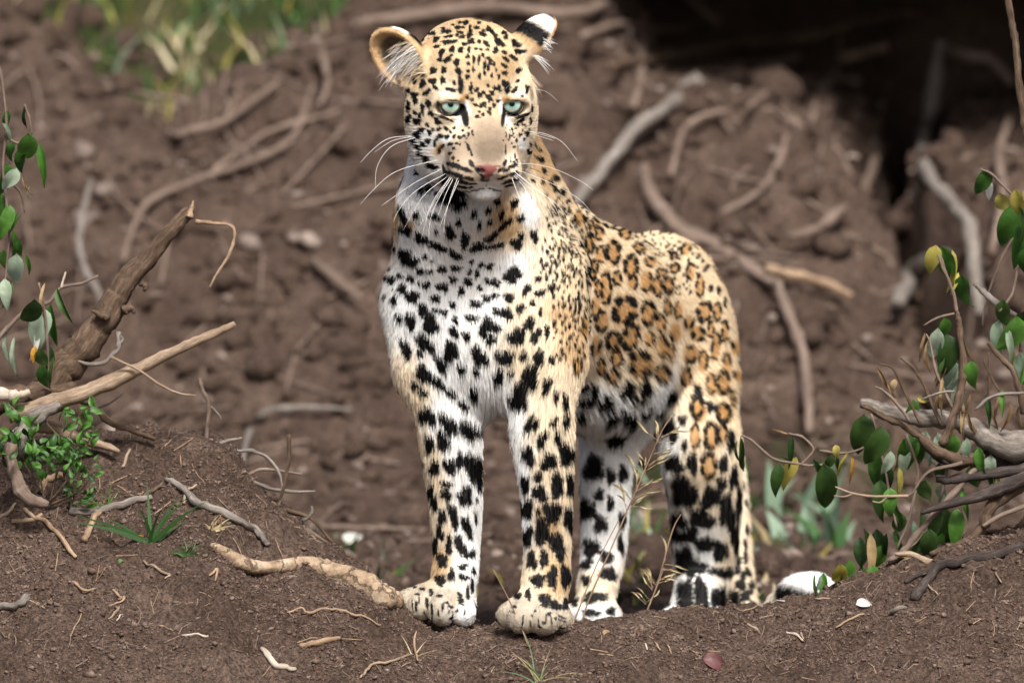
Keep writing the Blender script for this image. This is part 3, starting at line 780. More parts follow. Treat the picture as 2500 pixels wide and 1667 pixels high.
# marks on the sides no one sees from the front: scattered over the skin
VIEW = (BV - CAM) / np.linalg.norm(BV - CAM, axis=1, keepdims=True)
back = np.nonzero((BN * VIEW).sum(1) > -0.12)[0]
FREE = []
for i in srng.permutation(back)[:6000]:
    q = BV[i]
    if all((q - f[0]) @ (q - f[0]) > (f[1] + 0.016) ** 2 * 1.9 for f in FREE):
        FREE.append((q, srng.uniform(0.011, 0.019)))
TAILV = np.nonzero((BV[:, 1] > 0.70) & (BV[:, 2] < 0.46))[0]
TAILS = []
for i in srng.permutation(TAILV)[:3000]:
    q = BV[i]
    if all((q - f[0]) @ (q - f[0]) > (f[1] + 0.010) ** 2 * 2.2 for f in TAILS):
        TAILS.append((q, srng.uniform(0.008, 0.014)))
EARL = H(-176, 118, 96); EARR = H(150, 132, 136)
TIP = P(1975, 1430, 0.52)

def coat(p, n, seed=0):
    """ground colour and pattern of the coat at surface points"""
    col = idw(p, bp, bc)
    px = proj(p)
    view = (p - CAM); view /= np.linalg.norm(view, axis=1, keepdims=True)
    front = (n * view).sum(1) < 0.12
    n1 = vnoise(p * 260, 1); n2 = vnoise(p * 620, 2)
    wob = n1 * 0.6 + n2 * 0.4
    cell = 24.0
    gx, gy = np.floor(px[:, 0] / cell).astype(int), np.floor(px[:, 1] / cell).astype(int)
    key = gx * 4096 + gy
    order = np.argsort(key, kind='stable'); ks = key[order]
    def cand(x, y, r):
        ix = []
        for i in range(int((x - r) // cell), int((x + r) // cell) + 1):
            a = np.searchsorted(ks, i * 4096 + int((y - r) // cell)); b = np.searchsorted(ks, i * 4096 + int((y + r) // cell), side='right')
            ix.append(order[a:b])
        return np.concatenate(ix)
    def mask(lst, fn):
        for (x, y, a, b, an, c3, code, soft, amp) in lst:
            r = max(a, b) * 1.5
            ix = cand(x, y, r)
            if not len(ix): continue
            ix = ix[front[ix]]
            if not len(ix): continue
            d3 = np.abs((p[ix] - c3)[:, 1])
            dx, dy = px[ix, 0] - x, px[ix, 1] - y
            u = dx * math.cos(an) + dy * math.sin(an); v = -dx * math.sin(an) + dy * math.cos(an)
            th = np.arctan2(v / b, u / a)
            ph = (x * 12.9898 + y * 78.233) % 6.283
            lobe = 0.13 * np.sin(2 * th + ph) + 0.12 * np.sin(3 * th + ph * 2.7) + 0.07 * np.sin(5 * th + ph * 1.3) if amp > 0.2 else 0.0
            lobe = lobe * min(1.0, min(a, b) / 9.0 + 0.15)
            e = (np.abs(u / a) ** 2.5 + np.abs(v / b) ** 2.5) ** 0.4 + lobe + wob[ix] * amp * min(1.0, 9.0 / min(a, b) + 0.35)
            m = 1 - smooth(1 - soft, 1 + soft, e)
            m = m * (d3 < 0.06)
            fn(ix, m, code)
    def blend(ix, m, code):
        col[ix] = col[ix] * (1 - m[:, None]) + np.array(COL[code]) * m[:, None]
    mask(PATCHES, lambda ix, m, c: blend(ix, m * (1.0 if c.isupper() else 0.62), c.upper()))
    mask(TANS, lambda ix, m, c: blend(ix, m * 0.85, c))
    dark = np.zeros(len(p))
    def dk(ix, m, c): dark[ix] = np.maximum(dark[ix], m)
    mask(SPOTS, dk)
    # free marks on the hidden sides
    hid = np.nonzero((n * view).sum(1) > -0.22)[0]
    if len(hid):
        fc = np.array([f[0] for f in FREE]); fr = np.array([f[1] for f in FREE])
        for q in np.array_split(hid, max(1, len(hid) // 20000)):
            pq = p[q]
            d = np.sqrt(np.maximum((pq * pq).sum(1)[:, None] + (fc * fc).sum(1)[None] - 2 * pq @ fc.T, 0)) / fr[None]
            e = d.min(1) + wob[q] * 0.3
            w = smooth(-0.22, -0.1, (n[q] * view[q]).sum(1))
            dark[q] = np.maximum(dark[q], (1 - smooth(0.75, 1.05, e)) * w)
    tl = np.nonzero((p[:, 1] > 0.67) & (p[:, 2] < 0.48))[0]
    if len(tl) and TAILS:
        fc = np.array([f[0] for f in TAILS]); fr = np.array([f[1] for f in TAILS]); pq = p[tl]
        d = np.sqrt(np.maximum((pq * pq).sum(1)[:, None] + (fc * fc).sum(1)[None] - 2 * pq @ fc.T, 0)) / fr[None]
        dark[tl] = np.maximum(dark[tl], 1 - smooth(0.75, 1.0, d.min(1) + wob[tl] * 0.35))
    # ears
    for c3, R, left in ((EARL, RE1, True), (EARR, RE2, False)):
        q = ((p - c3) / HS) @ (RH @ R)
        inside = (np.abs(q[:, 0]) < 80) & (np.abs(q[:, 1]) < 50) & (np.abs(q[:, 2]) < 105)
        ei = np.nonzero(inside & (q[:, 2] > -38))[0]
        if not len(ei): continue
        nn = n[ei] @ (RH @ R)
        inner = smooth(0.1, -0.35, nn[:, 1])
        w = smooth(-38, -18, q[ei, 2])
        rim = np.maximum(np.abs(q[ei, 0]) / 66, (q[ei, 2]) / 92)
        ic = np.array(COL['B']) * 0.75 + (np.array(COL['T']) * 1.15 - np.array(COL['B']) * 0.75) * smooth(0.62, 0.86, np.sqrt((q[ei, 0] / 62) ** 2 + (q[ei, 2] / 88) ** 2))[:, None]
        tipm = smooth(26, 40, q[ei, 2] + wob[ei] * 6)
        bandm = smooth(-16, -2, q[ei, 2] + wob[ei] * 6) * (1 - tipm)
        edge = smooth(0.80, 0.95, np.sqrt((q[ei, 0] / 64) ** 2 + (q[ei, 2] / 84) ** 2))
        oc = np.array(COL['T'])[None] * np.ones((len(ei), 1))
        oc = oc * (1 - tipm[:, None]) + np.array(COL['W']) * tipm[:, None]
        oc = oc * (1 - bandm[:, None]) + np.array(COL['K']) * bandm[:, None]
        if left: edge = edge * 0
        e2 = smooth(66, 78, q[ei, 2])
        oc = oc * (1 - e2[:, None]) + np.array(COL['N']) * 0.6 * e2[:, None]
        ec = ic * inner[:, None] + oc * (1 - inner[:, None])
        col[ei] = col[ei] * (1 - w[:, None]) + ec * w[:, None]
        dark[ei] *= (1 - w)
    # tail tip: white above, black below the curl
    dt = np.linalg.norm(p - TIP, axis=1)
    tw = smooth(0.075, 0.06, dt)
    up = smooth(8, -8, px[:, 1] - 1424 - (px[:, 0] - 1905) * 0.30 + wob * 8)
    tc = np.array(COL['K'])[None] * (1 - up[:, None]) + np.array(COL['W'])[None] * up[:, None]
    col = col * (1 - tw[:, None]) + tc * tw[:, None]
    dark = dark * (1 - tw)
    # fine brightness change from clump to clump
    col = col * (1 + 0.10 * vnoise(p * 90, 5) + 0.06 * n1)[:, None]
    K = np.array(COL['K'])
    col = col * (1 - dark[:, None]) + K * dark[:, None]
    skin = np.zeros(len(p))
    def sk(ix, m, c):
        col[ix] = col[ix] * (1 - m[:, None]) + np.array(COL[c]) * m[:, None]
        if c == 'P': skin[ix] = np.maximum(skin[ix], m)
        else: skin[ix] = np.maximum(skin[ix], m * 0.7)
    mask(SKINS_SHADES, sk)
    return np.clip(col, 0.003, 0.9), skin

_t0 = _t.time()
BCOL, BSKIN = coat(BV, BN)
print('COAT', len(SPOTS), len(FREE), round(_t.time() - _t0, 1))
# ------------------------------------------------------------------ leopard: objects
mb, nt, bs = new_mat('leopard_skin')
at = nt.nodes.new('ShaderNodeAttribute'); at.attribute_name = 'coat'
nt.links.new(at.outputs['Color'], bs.inputs['Base Color'])
sk = nt.nodes.new('ShaderNodeAttribute'); sk.attribute_name = 'skin'
mr = nt.nodes.new('ShaderNodeMapRange'); mr.inputs['To Min'].default_value = 0.85; mr.inputs['To Max'].default_value = 0.42
nt.links.new(sk.outputs['Fac'], mr.inputs['Value']); nt.links.new(mr.outputs[0], bs.inputs['Roughness'])
nz = tex_noise(nt, 900, 2); bp_ = nt.nodes.new('ShaderNodeBump'); bp_.inputs['Strength'].default_value = 0.25; bp_.inputs['Distance'].default_value = 0.001
nt.links.new(nz.outputs['Fac'], bp_.inputs['Height']); nt.links.new(bp_.outputs[0], bs.inputs['Normal'])
LEO = empty('leopard', P(1250, 1540, 0), label='spotted leopard standing on the soil crest and staring ahead', cat='leopard')
LO = np.array(LEO.location)
body = mesh_obj('body', BV - LO, BF, mb, LEO)
ca = body.data.color_attributes.new('coat', 'FLOAT_COLOR', 'POINT')
ca.data.foreach_set('color', np.c_[BCOL, np.ones(len(BCOL))].astype(np.float32).ravel())
sa_ = body.data.attributes.new('skin', 'FLOAT', 'POINT')
sa_.data.foreach_set('value', BSKIN.astype(np.float32))

# eyes ---------------------------------------------------------------------------
def dome(name, r, a0, a1, rings, mat, parent, flat=0.0, seg=40):
    """spherical cap looking along -Y between polar angles a0..a1"""
    v, f = [], []
    for i in range(rings + 1):
        a = a0 + (a1 - a0) * i / rings
        for j in range(seg):
            t = 2 * math.pi * j / seg
            v.append((r * math.sin(a) * math.cos(t), -r * math.cos(a), r * math.sin(a) * math.sin(t)))
    for i in range(rings):
        for j in range(seg):
            f.append((i * seg + j, i * seg + (j + 1) % seg, (i + 1) * seg + (j + 1) % seg, (i + 1) * seg + j))
    if a0 == 0: pass
    return mesh_obj(name, v, f, mat, parent)
def gloss(b, rough=0.05):
    b.inputs['Roughness'].default_value = rough
    b.inputs['Coat Weight'].default_value = 1.0; b.inputs['Coat Roughness'].default_value = 0.02
me_, nt, bs = new_mat('eye_rim'); bs.inputs['Base Color'].default_value = (0.012, 0.012, 0.014, 1); gloss(bs, 0.2)
mp_, nt, bs = new_mat('eye_pupil'); bs.inputs['Base Color'].default_value = (0.002, 0.002, 0.002, 1); gloss(bs)
mi_, nt, bs = new_mat('eye_iris'); gloss(bs, 0.25)
tc = nt.nodes.new('ShaderNodeTexCoord'); sep = nt.nodes.new('ShaderNodeSeparateXYZ'); nt.links.new(tc.outputs['Object'], sep.inputs[0])
def mth(nt, op, a, b=None):
    n = nt.nodes.new('ShaderNodeMath'); n.operation = op
    for i, q in enumerate((a, b)):
        if q is None: continue
        if isinstance(q, (int, float)): n.inputs[i].default_value = q
        else: nt.links.new(q, n.inputs[i])
    return n.outputs[0]
rr = mth(nt, 'SQRT', mth(nt, 'ADD', mth(nt, 'MULTIPLY', sep.outputs[0], sep.outputs[0]), mth(nt, 'MULTIPLY', sep.outputs[2], sep.outputs[2])))
rr = mth(nt, 'DIVIDE', rr, 22 * HS)
nz = tex_noise(nt, 700, 3)
rr = mth(nt, 'ADD', rr, mth(nt, 'MULTIPLY', mth(nt, 'SUBTRACT', nz.outputs['Fac'], 0.5), 0.25))
rp = ramp(nt, [(0.0, (0.04, 0.17, 0.15)), (0.34, (0.10, 0.34, 0.29)), (0.56, (0.38, 0.56, 0.48)), (0.88, (0.62, 0.70, 0.58)), (1.0, (0.05, 0.09, 0.08))])
nt.links.new(rr, rp.inputs['Fac']); nt.links.new(rp.outputs[0], bs.inputs['Base Color'])
for s, ec in zip((-1, 1), EYES):
    c = H(*ec)
    tgt = CAM + np.array([0.9, 0, -0.5])
    d = Vector(tgt - c).normalized()
    q = (-d).to_track_quat('Y', 'Z')
    e = dome('eye', (EYR + 1.0) * HS, 0.0, math.pi, 24, me_, LEO)
    e.location = Vector(c - LO); e.rotation_mode = 'QUATERNION'; e.rotation_quaternion = q
    dome('iris', (EYR + 1.6) * HS, 0.0, math.asin(23.5 / 30), 12, mi_, e)
    dome('pupil', (EYR + 2.1) * HS, 0.0, math.asin(6.2 / 30), 4, mp_, e)

# fur ----------------------------------------------------------------------------
_t0 = _t.time()
FUR_N = 420000
tri = np.concatenate([BF[:, [0, 1, 2]], BF[:, [0, 2, 3]]])
a, b, c = BV[tri[:, 0]], BV[tri[:, 1]], BV[tri[:, 2]]
area = np.linalg.norm(np.cross(b - a, c - a), axis=1) / 2
mid = (a + b + c) / 3
mn = BN[tri[:, 0]]
mview = (mid - CAM); mview /= np.linalg.norm(mview, axis=1, keepdims=True)
facing = (mn * mview).sum(1)
HC = H(0, 60, 0)
hd = np.linalg.norm(mid - HC, axis=1)
dens = np.where(facing < 0.25, 1.0, 0.35) * (1 + 2.4 * smooth(0.22, 0.16, hd)) * (1 + 0.8 * smooth(0.25, 0.0, mid[:, 1]))
pr = area * dens; pr /= pr.sum()
frng = np.random.default_rng(11)
ti = frng.choice(len(tri), FUR_N, p=pr)
u, v = frng.random(FUR_N), frng.random(FUR_N)
fl = u + v > 1; u[fl] = 1 - u[fl]; v[fl] = 1 - v[fl]
rp_ = a[ti] + (b[ti] - a[ti]) * u[:, None] + (c[ti] - a[ti]) * v[:, None]
rn = BN[tri[ti, 0]] * (1 - u - v)[:, None] + BN[tri[ti, 1]] * u[:, None] + BN[tri[ti, 2]] * v[:, None]
rn /= np.linalg.norm(rn, axis=1, keepdims=True)
keep = np.ones(len(rp_), bool)
# no fur on the ball of the eye sockets and inside the nostrils
for ec in EYES: keep &= np.linalg.norm(rp_ - H(*ec), axis=1) > (EYR + 3.2) * HS
rp_, rn = rp_[keep], rn[keep]
N = len(rp_)
L = idw(rp_, lp, lv, 3.0) * frng.uniform(0.65, 1.15, N)
rpx = proj(rp_)
# lie of the coat
NOSE = H(0, -120, -95)
dh = rp_ - NOSE
dh /= np.linalg.norm(dh, axis=1, keepdims=True)
axial = np.array([0.47, 0.88, 0.0])
flow = np.tile(axial * 0.75 + np.array([0, 0, -0.75]), (N, 1))
chest = smooth(0.10, -0.02, rp_[:, 1]) * smooth(0.22, 0.3, rp_[:, 2])
cen = (P(1185, 900, 0)[0] - rp_[:, 0]) * 2.0
flow = flow * (1 - chest[:, None]) + np.stack([cen, 0 * cen - 0.1, 0 * cen - 1.0], 1) * chest[:, None]
leg = smooth(0.36, 0.28, rp_[:, 2])
flow = flow * (1 - leg[:, None]) + np.array([0, 0, -1.0]) * leg[:, None]
pawm = smooth(0.085, 0.05, rp_[:, 2]) * (rp_[:, 1] < 0.3)
flow = flow * (1 - pawm[:, None]) + np.array([-0.1, -0.8, -0.35]) * pawm[:, None]
hw = smooth(0.20, 0.155, np.linalg.norm(rp_ - HC, axis=1)) * smooth(-0.02, 0.03, (rp_ - H(0, 0, -215)) @ RH[:, 2])
flow = flow * (1 - hw[:, None]) + dh * hw[:, None]
for c3, R, left in ((EARL, RE1, True), (EARR, RE2, False)):
    q = ((rp_ - c3) / HS) @ (RH @ R)
    w = ((np.abs(q[:, 0]) < 80) & (np.abs(q[:, 1]) < 50) & (np.abs(q[:, 2]) < 105)) * smooth(-38, -18, q[:, 2])
    out = (RH @ R)[:, 2] * 1.0
    flow = flow * (1 - w[:, None]) + out * w[:, None]
    L = L * (1 - w) + np.minimum(L, 0.0045) * w
flow += 0.22 * np.stack([vnoise(rp_ * 22, 31), vnoise(rp_ * 22, 32), vnoise(rp_ * 22, 33)], 1)
flow -= rn * (flow * rn).sum(1, keepdims=True)
flow /= np.maximum(np.linalg.norm(flow, axis=1, keepdims=True), 1e-6)
lift = np.clip(0.34 + frng.normal(0, 0.13, N), 0.08, 1.1) + 0.10 * smooth(0.016, 0.03, L)
d0 = flow * np.cos(lift)[:, None] + rn * np.sin(lift)[:, None] + frng.normal(0, 0.10, (N, 3))
sag = flow * 0.8 + np.array([0, 0, -0.35])
KP = 4
ts = np.linspace(0, 1, KP)
pts = np.stack([rp_ - rn * 0.0006 + d0 * (L * t)[:, None] + (sag - rn * 0.25) * (L * 0.28 * t * t)[:, None] for t in ts], 1)
# clumping
csz = np.where(L > 0.016, 0.0085, 0.0052)
k3 = np.floor(rp_ / csz[:, None] + 0.25 * np.stack([vnoise(rp_ * 150, 41), vnoise(rp_ * 150, 42), vnoise(rp_ * 150, 43)], 1)).astype(np.int64)
kk = (k3[:, 0] + 5000) * 100000000 + (k3[:, 1] + 5000) * 10000 + k3[:, 2] + 5000
_, inv = np.unique(kk, return_inverse=True)
cnt = np.bincount(inv)
for t in range(1, KP):
    g = np.stack([np.bincount(inv, pts[:, t, i]) / cnt for i in range(3)], 1)[inv]
    w = (0.6 * ts[t] ** 1.1) * (L > 0.005)
    pts[:, t] += (g - pts[:, t]) * w[:, None]
# colour of each hair: the coat's colour under its middle, a little jittered
rcol, rskin = coat(rp_ * 0.4 + pts[:, 2] * 0.6 + flow * (frng.normal(0, 0.06, N) * L)[:, None], rn)
tone = 1 + frng.normal(0, 0.13, N)
tone *= np.clip(1 + 0.12 * frng.normal(0, 1, cnt.size), 0.6, 1.3)[inv]
hcol = np.clip(rcol * tone[:, None], 0.003, 0.92)
rad = np.clip(0.00016 + L * 0.008, 0.00018, 0.00034)

def hair_object(name, pts, rad, col, mat, parent, off, kind='stuff'):
    n, k, _ = pts.shape
    cu = bpy.data.hair_curves.new(name)
    cu.add_curves([k] * n)
    cu.attributes['position'].data.foreach_set('vector', (pts - off).astype(np.float32).ravel())
    ra = cu.attributes.get('radius') or cu.attributes.new('radius', 'FLOAT', 'POINT')
    taper = np.linspace(1.0, 0.25, k)
    ra.data.foreach_set('value', (rad[:, None] * taper[None]).astype(np.float32).ravel())
    co = cu.attributes.new('coat', 'FLOAT_COLOR', 'CURVE')
    co.data.foreach_set('color', np.c_[col, np.ones(n)].astype(np.float32).ravel())
    cu.materials.append(mat)
    o = bpy.data.objects.new(name, cu)
    return link(o, parent, kind=kind)
mf, nt, bs = new_mat('leopard_fur')
nt.nodes.remove(bs)
hb = nt.nodes.new('ShaderNodeBsdfDiffuse')
at = nt.nodes.new('ShaderNodeAttribute'); at.attribute_name = 'coat'
nt.links.new(at.outputs['Color'], hb.inputs['Color'])
nt.links.new(hb.outputs[0], nt.nodes['Material Output'].inputs['Surface'])
ok = rskin < 0.45
pts, rad, hcol = pts[ok], rad[ok], hcol[ok]
# long pale hairs in the ears
def tuft(n, x, y, ang, Lpx, curl, spread, col):
    out, cc = [], []
    for i in range(n):
        px = 880 + frng.uniform(*x) / 2.9037; py = 20 + frng.uniform(*y) / 2.9037
        h = hit(px, py)
        if h is None: continue
        a0 = math.radians(ang + frng.normal(0, spread)); l = Lpx * frng.uniform(0.5, 1.15) / 2.9037 / S
        dx, dz = math.cos(a0), -math.sin(a0)
        row = []
        for t in ts:
            row.append(h + l * np.array([dx * t, -0.22 * t, dz * t - curl * t * t]))
        out.append(row); cc.append(np.array(COL[col]) * frng.uniform(0.8, 1.1))
    return np.array(out), np.array(cc)
for args in ((64, (310, 440), (250, 390), 150, 185, 0.25, 9, 'W'), (26, (240, 340), (330, 430), 140, 150, 0.3, 10, 'W'), (46, (300, 440), (240, 400), 152, 150, 0.2, 12, 'M'), (110, (300, 470), (380, 470), 165, 100, 0.1, 16, 'C'),
             (30, (280, 420), (220, 280), 160, 110, 0.2, 10, 'C'), (260, (1215, 1320), (330, 500), 25, 130, 0.25, 14, 'W'), (160, (1180, 1290), (440, 540), 38, 110, 0.25, 14, 'C'), (80, (1290, 1350), (200, 360), 30, 60, 0.1, 20, 'W')):
    tp, tcx = tuft(*args)
    if len(tp):
        pts = np.concatenate([pts, tp]); rad = np.r_[rad, np.full(len(tp), 0.00034)]; hcol = np.concatenate([hcol, np.clip(tcx, 0, .92)])
fur = hair_object('fur', pts, rad, hcol, mf, LEO, LO)
print('FUR', N, round(_t.time() - _t0, 1))

# whiskers -------------------------------------------------------------------------
mw, nt, bs = new_mat('whisker_white'); bs.inputs['Base Color'].default_value = (0.85, 0.84, 0.82, 1); bs.inputs['Roughness'].default_value = 0.35
mk, nt, bs = new_mat('whisker_black'); bs.inputs['Base Color'].default_value = (0.02, 0.018, 0.018, 1); bs.inputs['Roughness'].default_value = 0.4
WHISK = '''370 905,200 925,80 1010,0 1095;380 910,230 940,100 1020;400 915,220 980,120 1120,105 1280;560 1075,330 1130,200 1190,80 1300,0 1390;580 1140,400 1230,250 1330,150 1400
650 1195,560 1340,500 1480,480 1640;640 1190,540 1350,400 1580;620 1190,440 1340,300 1580;690 1200,640 1340,600 1480,590 1600;630 1200,500 1400,430 1640;700 1215,620 1400,560 1560;610 1170,400 1290,280 1420,230 1520;660 1205,600 1330,540 1500
1190 875,1300 890,1430 950,1540 1085;1190 885,1290 915,1370 940;1180 870,1330 910,1380 925;1095 1100,1250 1110,1400 1150,1568 1230,1650 1290;1090 1140,1280 1210,1450 1290,1568 1370,1680 1500;1090 1160,1250 1290,1400 1400,1500 1540,1560 1680
1080 1180,1180 1300,1240 1500,1260 1640;1085 1170,1230 1310,1330 1430,1400 1600;1070 1195,1130 1360,1190 1560;1080 1150,1220 1260,1360 1380,1440 1560,1450 1700;520 610,470 500,560 470,650 490,690 520;560 640,540 580,640 560,700 590;1190 570,1310 590,1400 660;1000 620,1040 560,1120 500,1180 540'''
DARKW = '600 1110,480 1100,380 1115;590 1160,450 1230,330 1290;600 1180,480 1260,400 1330;1080 1120,1250 1150,1400 1220;1095 1110,1200 1130,1330 1190;1085 1190,1160 1260,1210 1350'
for txt, mat_, r0 in ((WHISK, mw, 0.00042), (DARKW, mk, 0.00036)):
    for row in txt.replace('\n', ';').split(';'):
        q = [[float(z) for z in t.split()] for t in row.split(',')]
        px = [(880 + x / 2.9037, 20 + y / 2.9037) for x, y in q]
        h = hit(*px[0])
        Y0 = h[1] if h is not None else -0.14
        thin = 0.55 if px[0][1] < 245 else 1.0
        path = [P(x, y, Y0 + (0.004 if i == 0 else -0.012 - 0.012 * i)) for i, (x, y) in enumerate(px)]
        path = spline(path, 6)
        v, f = tube_mesh(path, np.linspace(r0, r0 * 0.3, len(path)) * thin, 5)
        mesh_obj('whisker', np.array(v) - LO, f, mat_, LEO)
# ------------------------------------------------------------------ wood, roots, leaves, litter
prng = np.random.default_rng(23); random.seed(23)
def wood_mat(name, dark, mid, light, scale=30, stretch=0.25, bump=0.6, rough=0.85):
    m, nt, b = new_mat(name)
    ga = nt.nodes.new('ShaderNodeAttribute'); ga.attribute_name = 'grain'
    n = tex_noise(nt, scale * 3.0, 8, 0.7, vec=ga.outputs['Vector']); n2 = tex_noise(nt, scale * 9, 6, 0.75, vec=ga.outputs['Vector'])
    r = ramp(nt, [(0.34, dark), (0.5, mid), (0.66, light)])
    ad = nt.nodes.new('ShaderNodeMath'); ad.operation = 'MULTIPLY_ADD'; ad.inputs[1].default_value = 0.5
    nt.links.new(n.outputs['Fac'], ad.inputs[0]); 
    h = nt.nodes.new('ShaderNodeMath'); h.operation = 'MULTIPLY'; h.inputs[1].default_value = 0.5; nt.links.new(n2.outputs['Fac'], h.inputs[0])
    nt.links.new(h.outputs[0], ad.inputs[2])
    nt.links.new(ad.outputs[0], r.inputs['Fac']); nt.links.new(r.outputs[0], b.inputs['Base Color'])
    b.inputs['Roughness'].default_value = rough; b.inputs['Specular IOR Level'].default_value = 0.25
    bu = nt.nodes.new('ShaderNodeBump'); bu.inputs['Strength'].default_value = bump; bu.inputs['Distance'].default_value = 0.003
    nt.links.new(ad.outputs[0], bu.inputs['Height']); nt.links.new(bu.outputs[0], b.inputs['Normal'])
    return m
W_BROWN = wood_mat('bark_brown', (0.022, 0.013, 0.009), (0.090, 0.058, 0.038), (0.21, 0.15, 0.105), bump=1.0)
W_PALE = wood_mat('wood_pale', (0.09, 0.055, 0.035), (0.27, 0.195, 0.135), (0.46, 0.37, 0.28))
W_GREY = wood_mat('wood_grey', (0.05, 0.042, 0.037), (0.17, 0.145, 0.125), (0.36, 0.325, 0.295))
W_DARK = wood_mat('bark_dark', (0.010, 0.008, 0.008), (0.045, 0.034, 0.030), (0.14, 0.11, 0.10))
W_TAN = wood_mat('wood_tan', (0.09, 0.05, 0.03), (0.29, 0.195, 0.125), (0.50, 0.38, 0.27))
W_ROOT = wood_mat('root_dusty', (0.06, 0.042, 0.033), (0.16, 0.115, 0.09), (0.30, 0.23, 0.19), 22)
W_WHITE = wood_mat('wood_bleached', (0.20, 0.15, 0.11), (0.44, 0.37, 0.30), (0.62, 0.56, 0.49))
def cracked_bark():
    m, nt, b = new_mat('root_bark')
    tc = nt.nodes.new('ShaderNodeTexCoord')
    n = tex_noise(nt, 26, 8, 0.75, vec=tc.outputs['Object'])
    r = ramp(nt, [(0.32, (0.14, 0.085, 0.05)), (0.5, (0.37, 0.265, 0.175)), (0.68, (0.58, 0.47, 0.35))])
    nt.links.new(n.outputs['Fac'], r.inputs['Fac'])
    vo = nt.nodes.new('ShaderNodeTexVoronoi'); vo.feature = 'DISTANCE_TO_EDGE'; vo.inputs['Scale'].default_value = 24
    mx = nt.nodes.new('ShaderNodeMix'); mx.data_type = 'VECTOR'; mx.inputs['Factor'].default_value = 0.06
    nt.links.new(tc.outputs['Object'], mx.inputs['A']); nt.links.new(n.outputs['Color'], mx.inputs['B']); nt.links.new(mx.outputs['Result'], vo.inputs['Vector'])
    cr = ramp(nt, [(0.0, (0.10, 0.08, 0.06)), (0.018, (0.75, 0.72, 0.7)), (0.05, (1, 1, 1))])
    nt.links.new(vo.outputs['Distance'], cr.inputs['Fac'])
    mu = nt.nodes.new('ShaderNodeMix'); mu.data_type = 'RGBA'; mu.blend_type = 'MULTIPLY'; mu.inputs['Factor'].default_value = 0.55
    nt.links.new(r.outputs[0], mu.inputs['A']); nt.links.new(cr.outputs[0], mu.inputs['B']); nt.links.new(mu.outputs['Result'], b.inputs['Base Color'])
    b.inputs['Roughness'].default_value = 0.9
    ad = nt.nodes.new('ShaderNodeMath'); ad.operation = 'MULTIPLY'; nt.links.new(n.outputs['Fac'], ad.inputs[0]); nt.links.new(cr.outputs[0], ad.inputs[1])
    bu = nt.nodes.new('ShaderNodeBump'); bu.inputs['Strength'].default_value = 1.0; bu.inputs['Distance'].default_value = 0.006
    nt.links.new(ad.outputs[0], bu.inputs['Height']); nt.links.new(bu.outputs[0], b.inputs['Normal'])
    return m
W_BARKROOT = cracked_bark()
MATS = {'brown': W_BROWN, 'pale': W_PALE, 'grey': W_GREY, 'dark': W_DARK, 'tan': W_TAN, 'root': W_ROOT, 'white': W_WHITE}

def path_of(pts, depth):
    """pts: px,py[,Y]; depth: a number, or 'g' to lie on the ground"""
    out = []
    for t in pts:
        if len(t) > 2: out.append(P(t[0], t[1], t[2]))
        elif depth == 'g': out.append(G(t[0], t[1]))
        else: out.append(P(t[0], t[1], depth))
    return np.array(out)

def limb(name, pts, radii, mat, depth, parent=None, off=None, wob=0.25, n=6, seg=9, knot=0.12, lift=0.6, **kw):
    """a branch, root or twig: bent tube of uneven thickness; radii in photo pixels"""
    c = path_of(pts, depth)
    r = np.array(radii, float) / sc_at(c[:, 1].mean())
    if len(r) != len(c): r = np.interp(np.linspace(0, 1, len(c)), np.linspace(0, 1, len(r)), r)
    if depth == 'g': c[:, 2] += r * lift
    q = spline(np.c_[c, r], n)
    c, r = q[:, :3], np.maximum(q[:, 3], 0.0004)
    k = len(c)
    jit = prng.normal(0, 1, (k, 3)); jit = (jit + np.roll(jit, 1, 0) + np.roll(jit, -1, 0)) / 3
    c = c + jit * (r * wob)[:, None]
    if depth == 'g':     # keep the line bedded in the soil, never hovering
        hz = height(c[:, 0], c[:, 1])
        pad = np.r_[hz[:2][::-1], hz, hz[-2:][::-1]]
        mx = np.max([pad[i:i + k] for i in range(5)], 0)
        sm = mx
        for _ in range(max(1, n - 5) ** 2):
            pad = np.r_[sm[:2][::-1], sm, sm[-2:][::-1]]
            sm = np.mean([pad[i:i + k] for i in range(5)], 0)
        c[:, 2] = (sm if n > 7 else sm * 0.65 + hz * 0.35) + r * (lift - 0.35)
    r = r * (1 + knot * prng.normal(0, 1, k))
    v, f = tube_mesh(c, r, seg)
    v = np.array(v)
    v = v + np.stack([vnoise(v * 160, 51) + vnoise(v * 55, 54), vnoise(v * 160, 52) + vnoise(v * 55, 55), vnoise(v * 160, 53) + vnoise(v * 55, 56)], 1) * np.repeat(r, seg)[:, None] * 0.10
    ln = np.r_[0, np.cumsum(np.linalg.norm(np.diff(c, axis=0), axis=1))]
    th = np.tile(np.arange(seg) * 2 * math.pi / seg, k)
    rr = np.repeat(np.maximum(r, 0.003), seg)
    sd = prng.uniform(0, 50)
    grain = np.stack([np.cos(th) * rr + sd, np.sin(th) * rr, np.repeat(ln, seg) * 0.16], 1)
    def finish(ob):
        ga = ob.data.attributes.new('grain', 'FLOAT_VECTOR', 'POINT'); ga.data.foreach_set('vector', grain.astype(np.float32).ravel())
        return ob
    o = np.zeros(3) if off is None else off
    if parent is None:
        base = v.mean(0); base[2] = v[:, 2].min()
        ob = mesh_obj(name, v - base, f, mat, None, **kw)
        ob.location = Vector(base)
        return finish(ob)
    return finish(mesh_obj(name, v - o, f, mat, parent))

def tree_of(name, base, parts, **kw):
    """Empty with several limbs as parts; parts: (part name, pts, radii, mat key, depth)"""
    e = empty(name, base, **kw)
    for p in parts:
        limb(p[0], p[1], p[2], MATS[p[3]], p[4], e, np.array(e.location), **(p[5] if len(p) > 5 else {}))
    return e

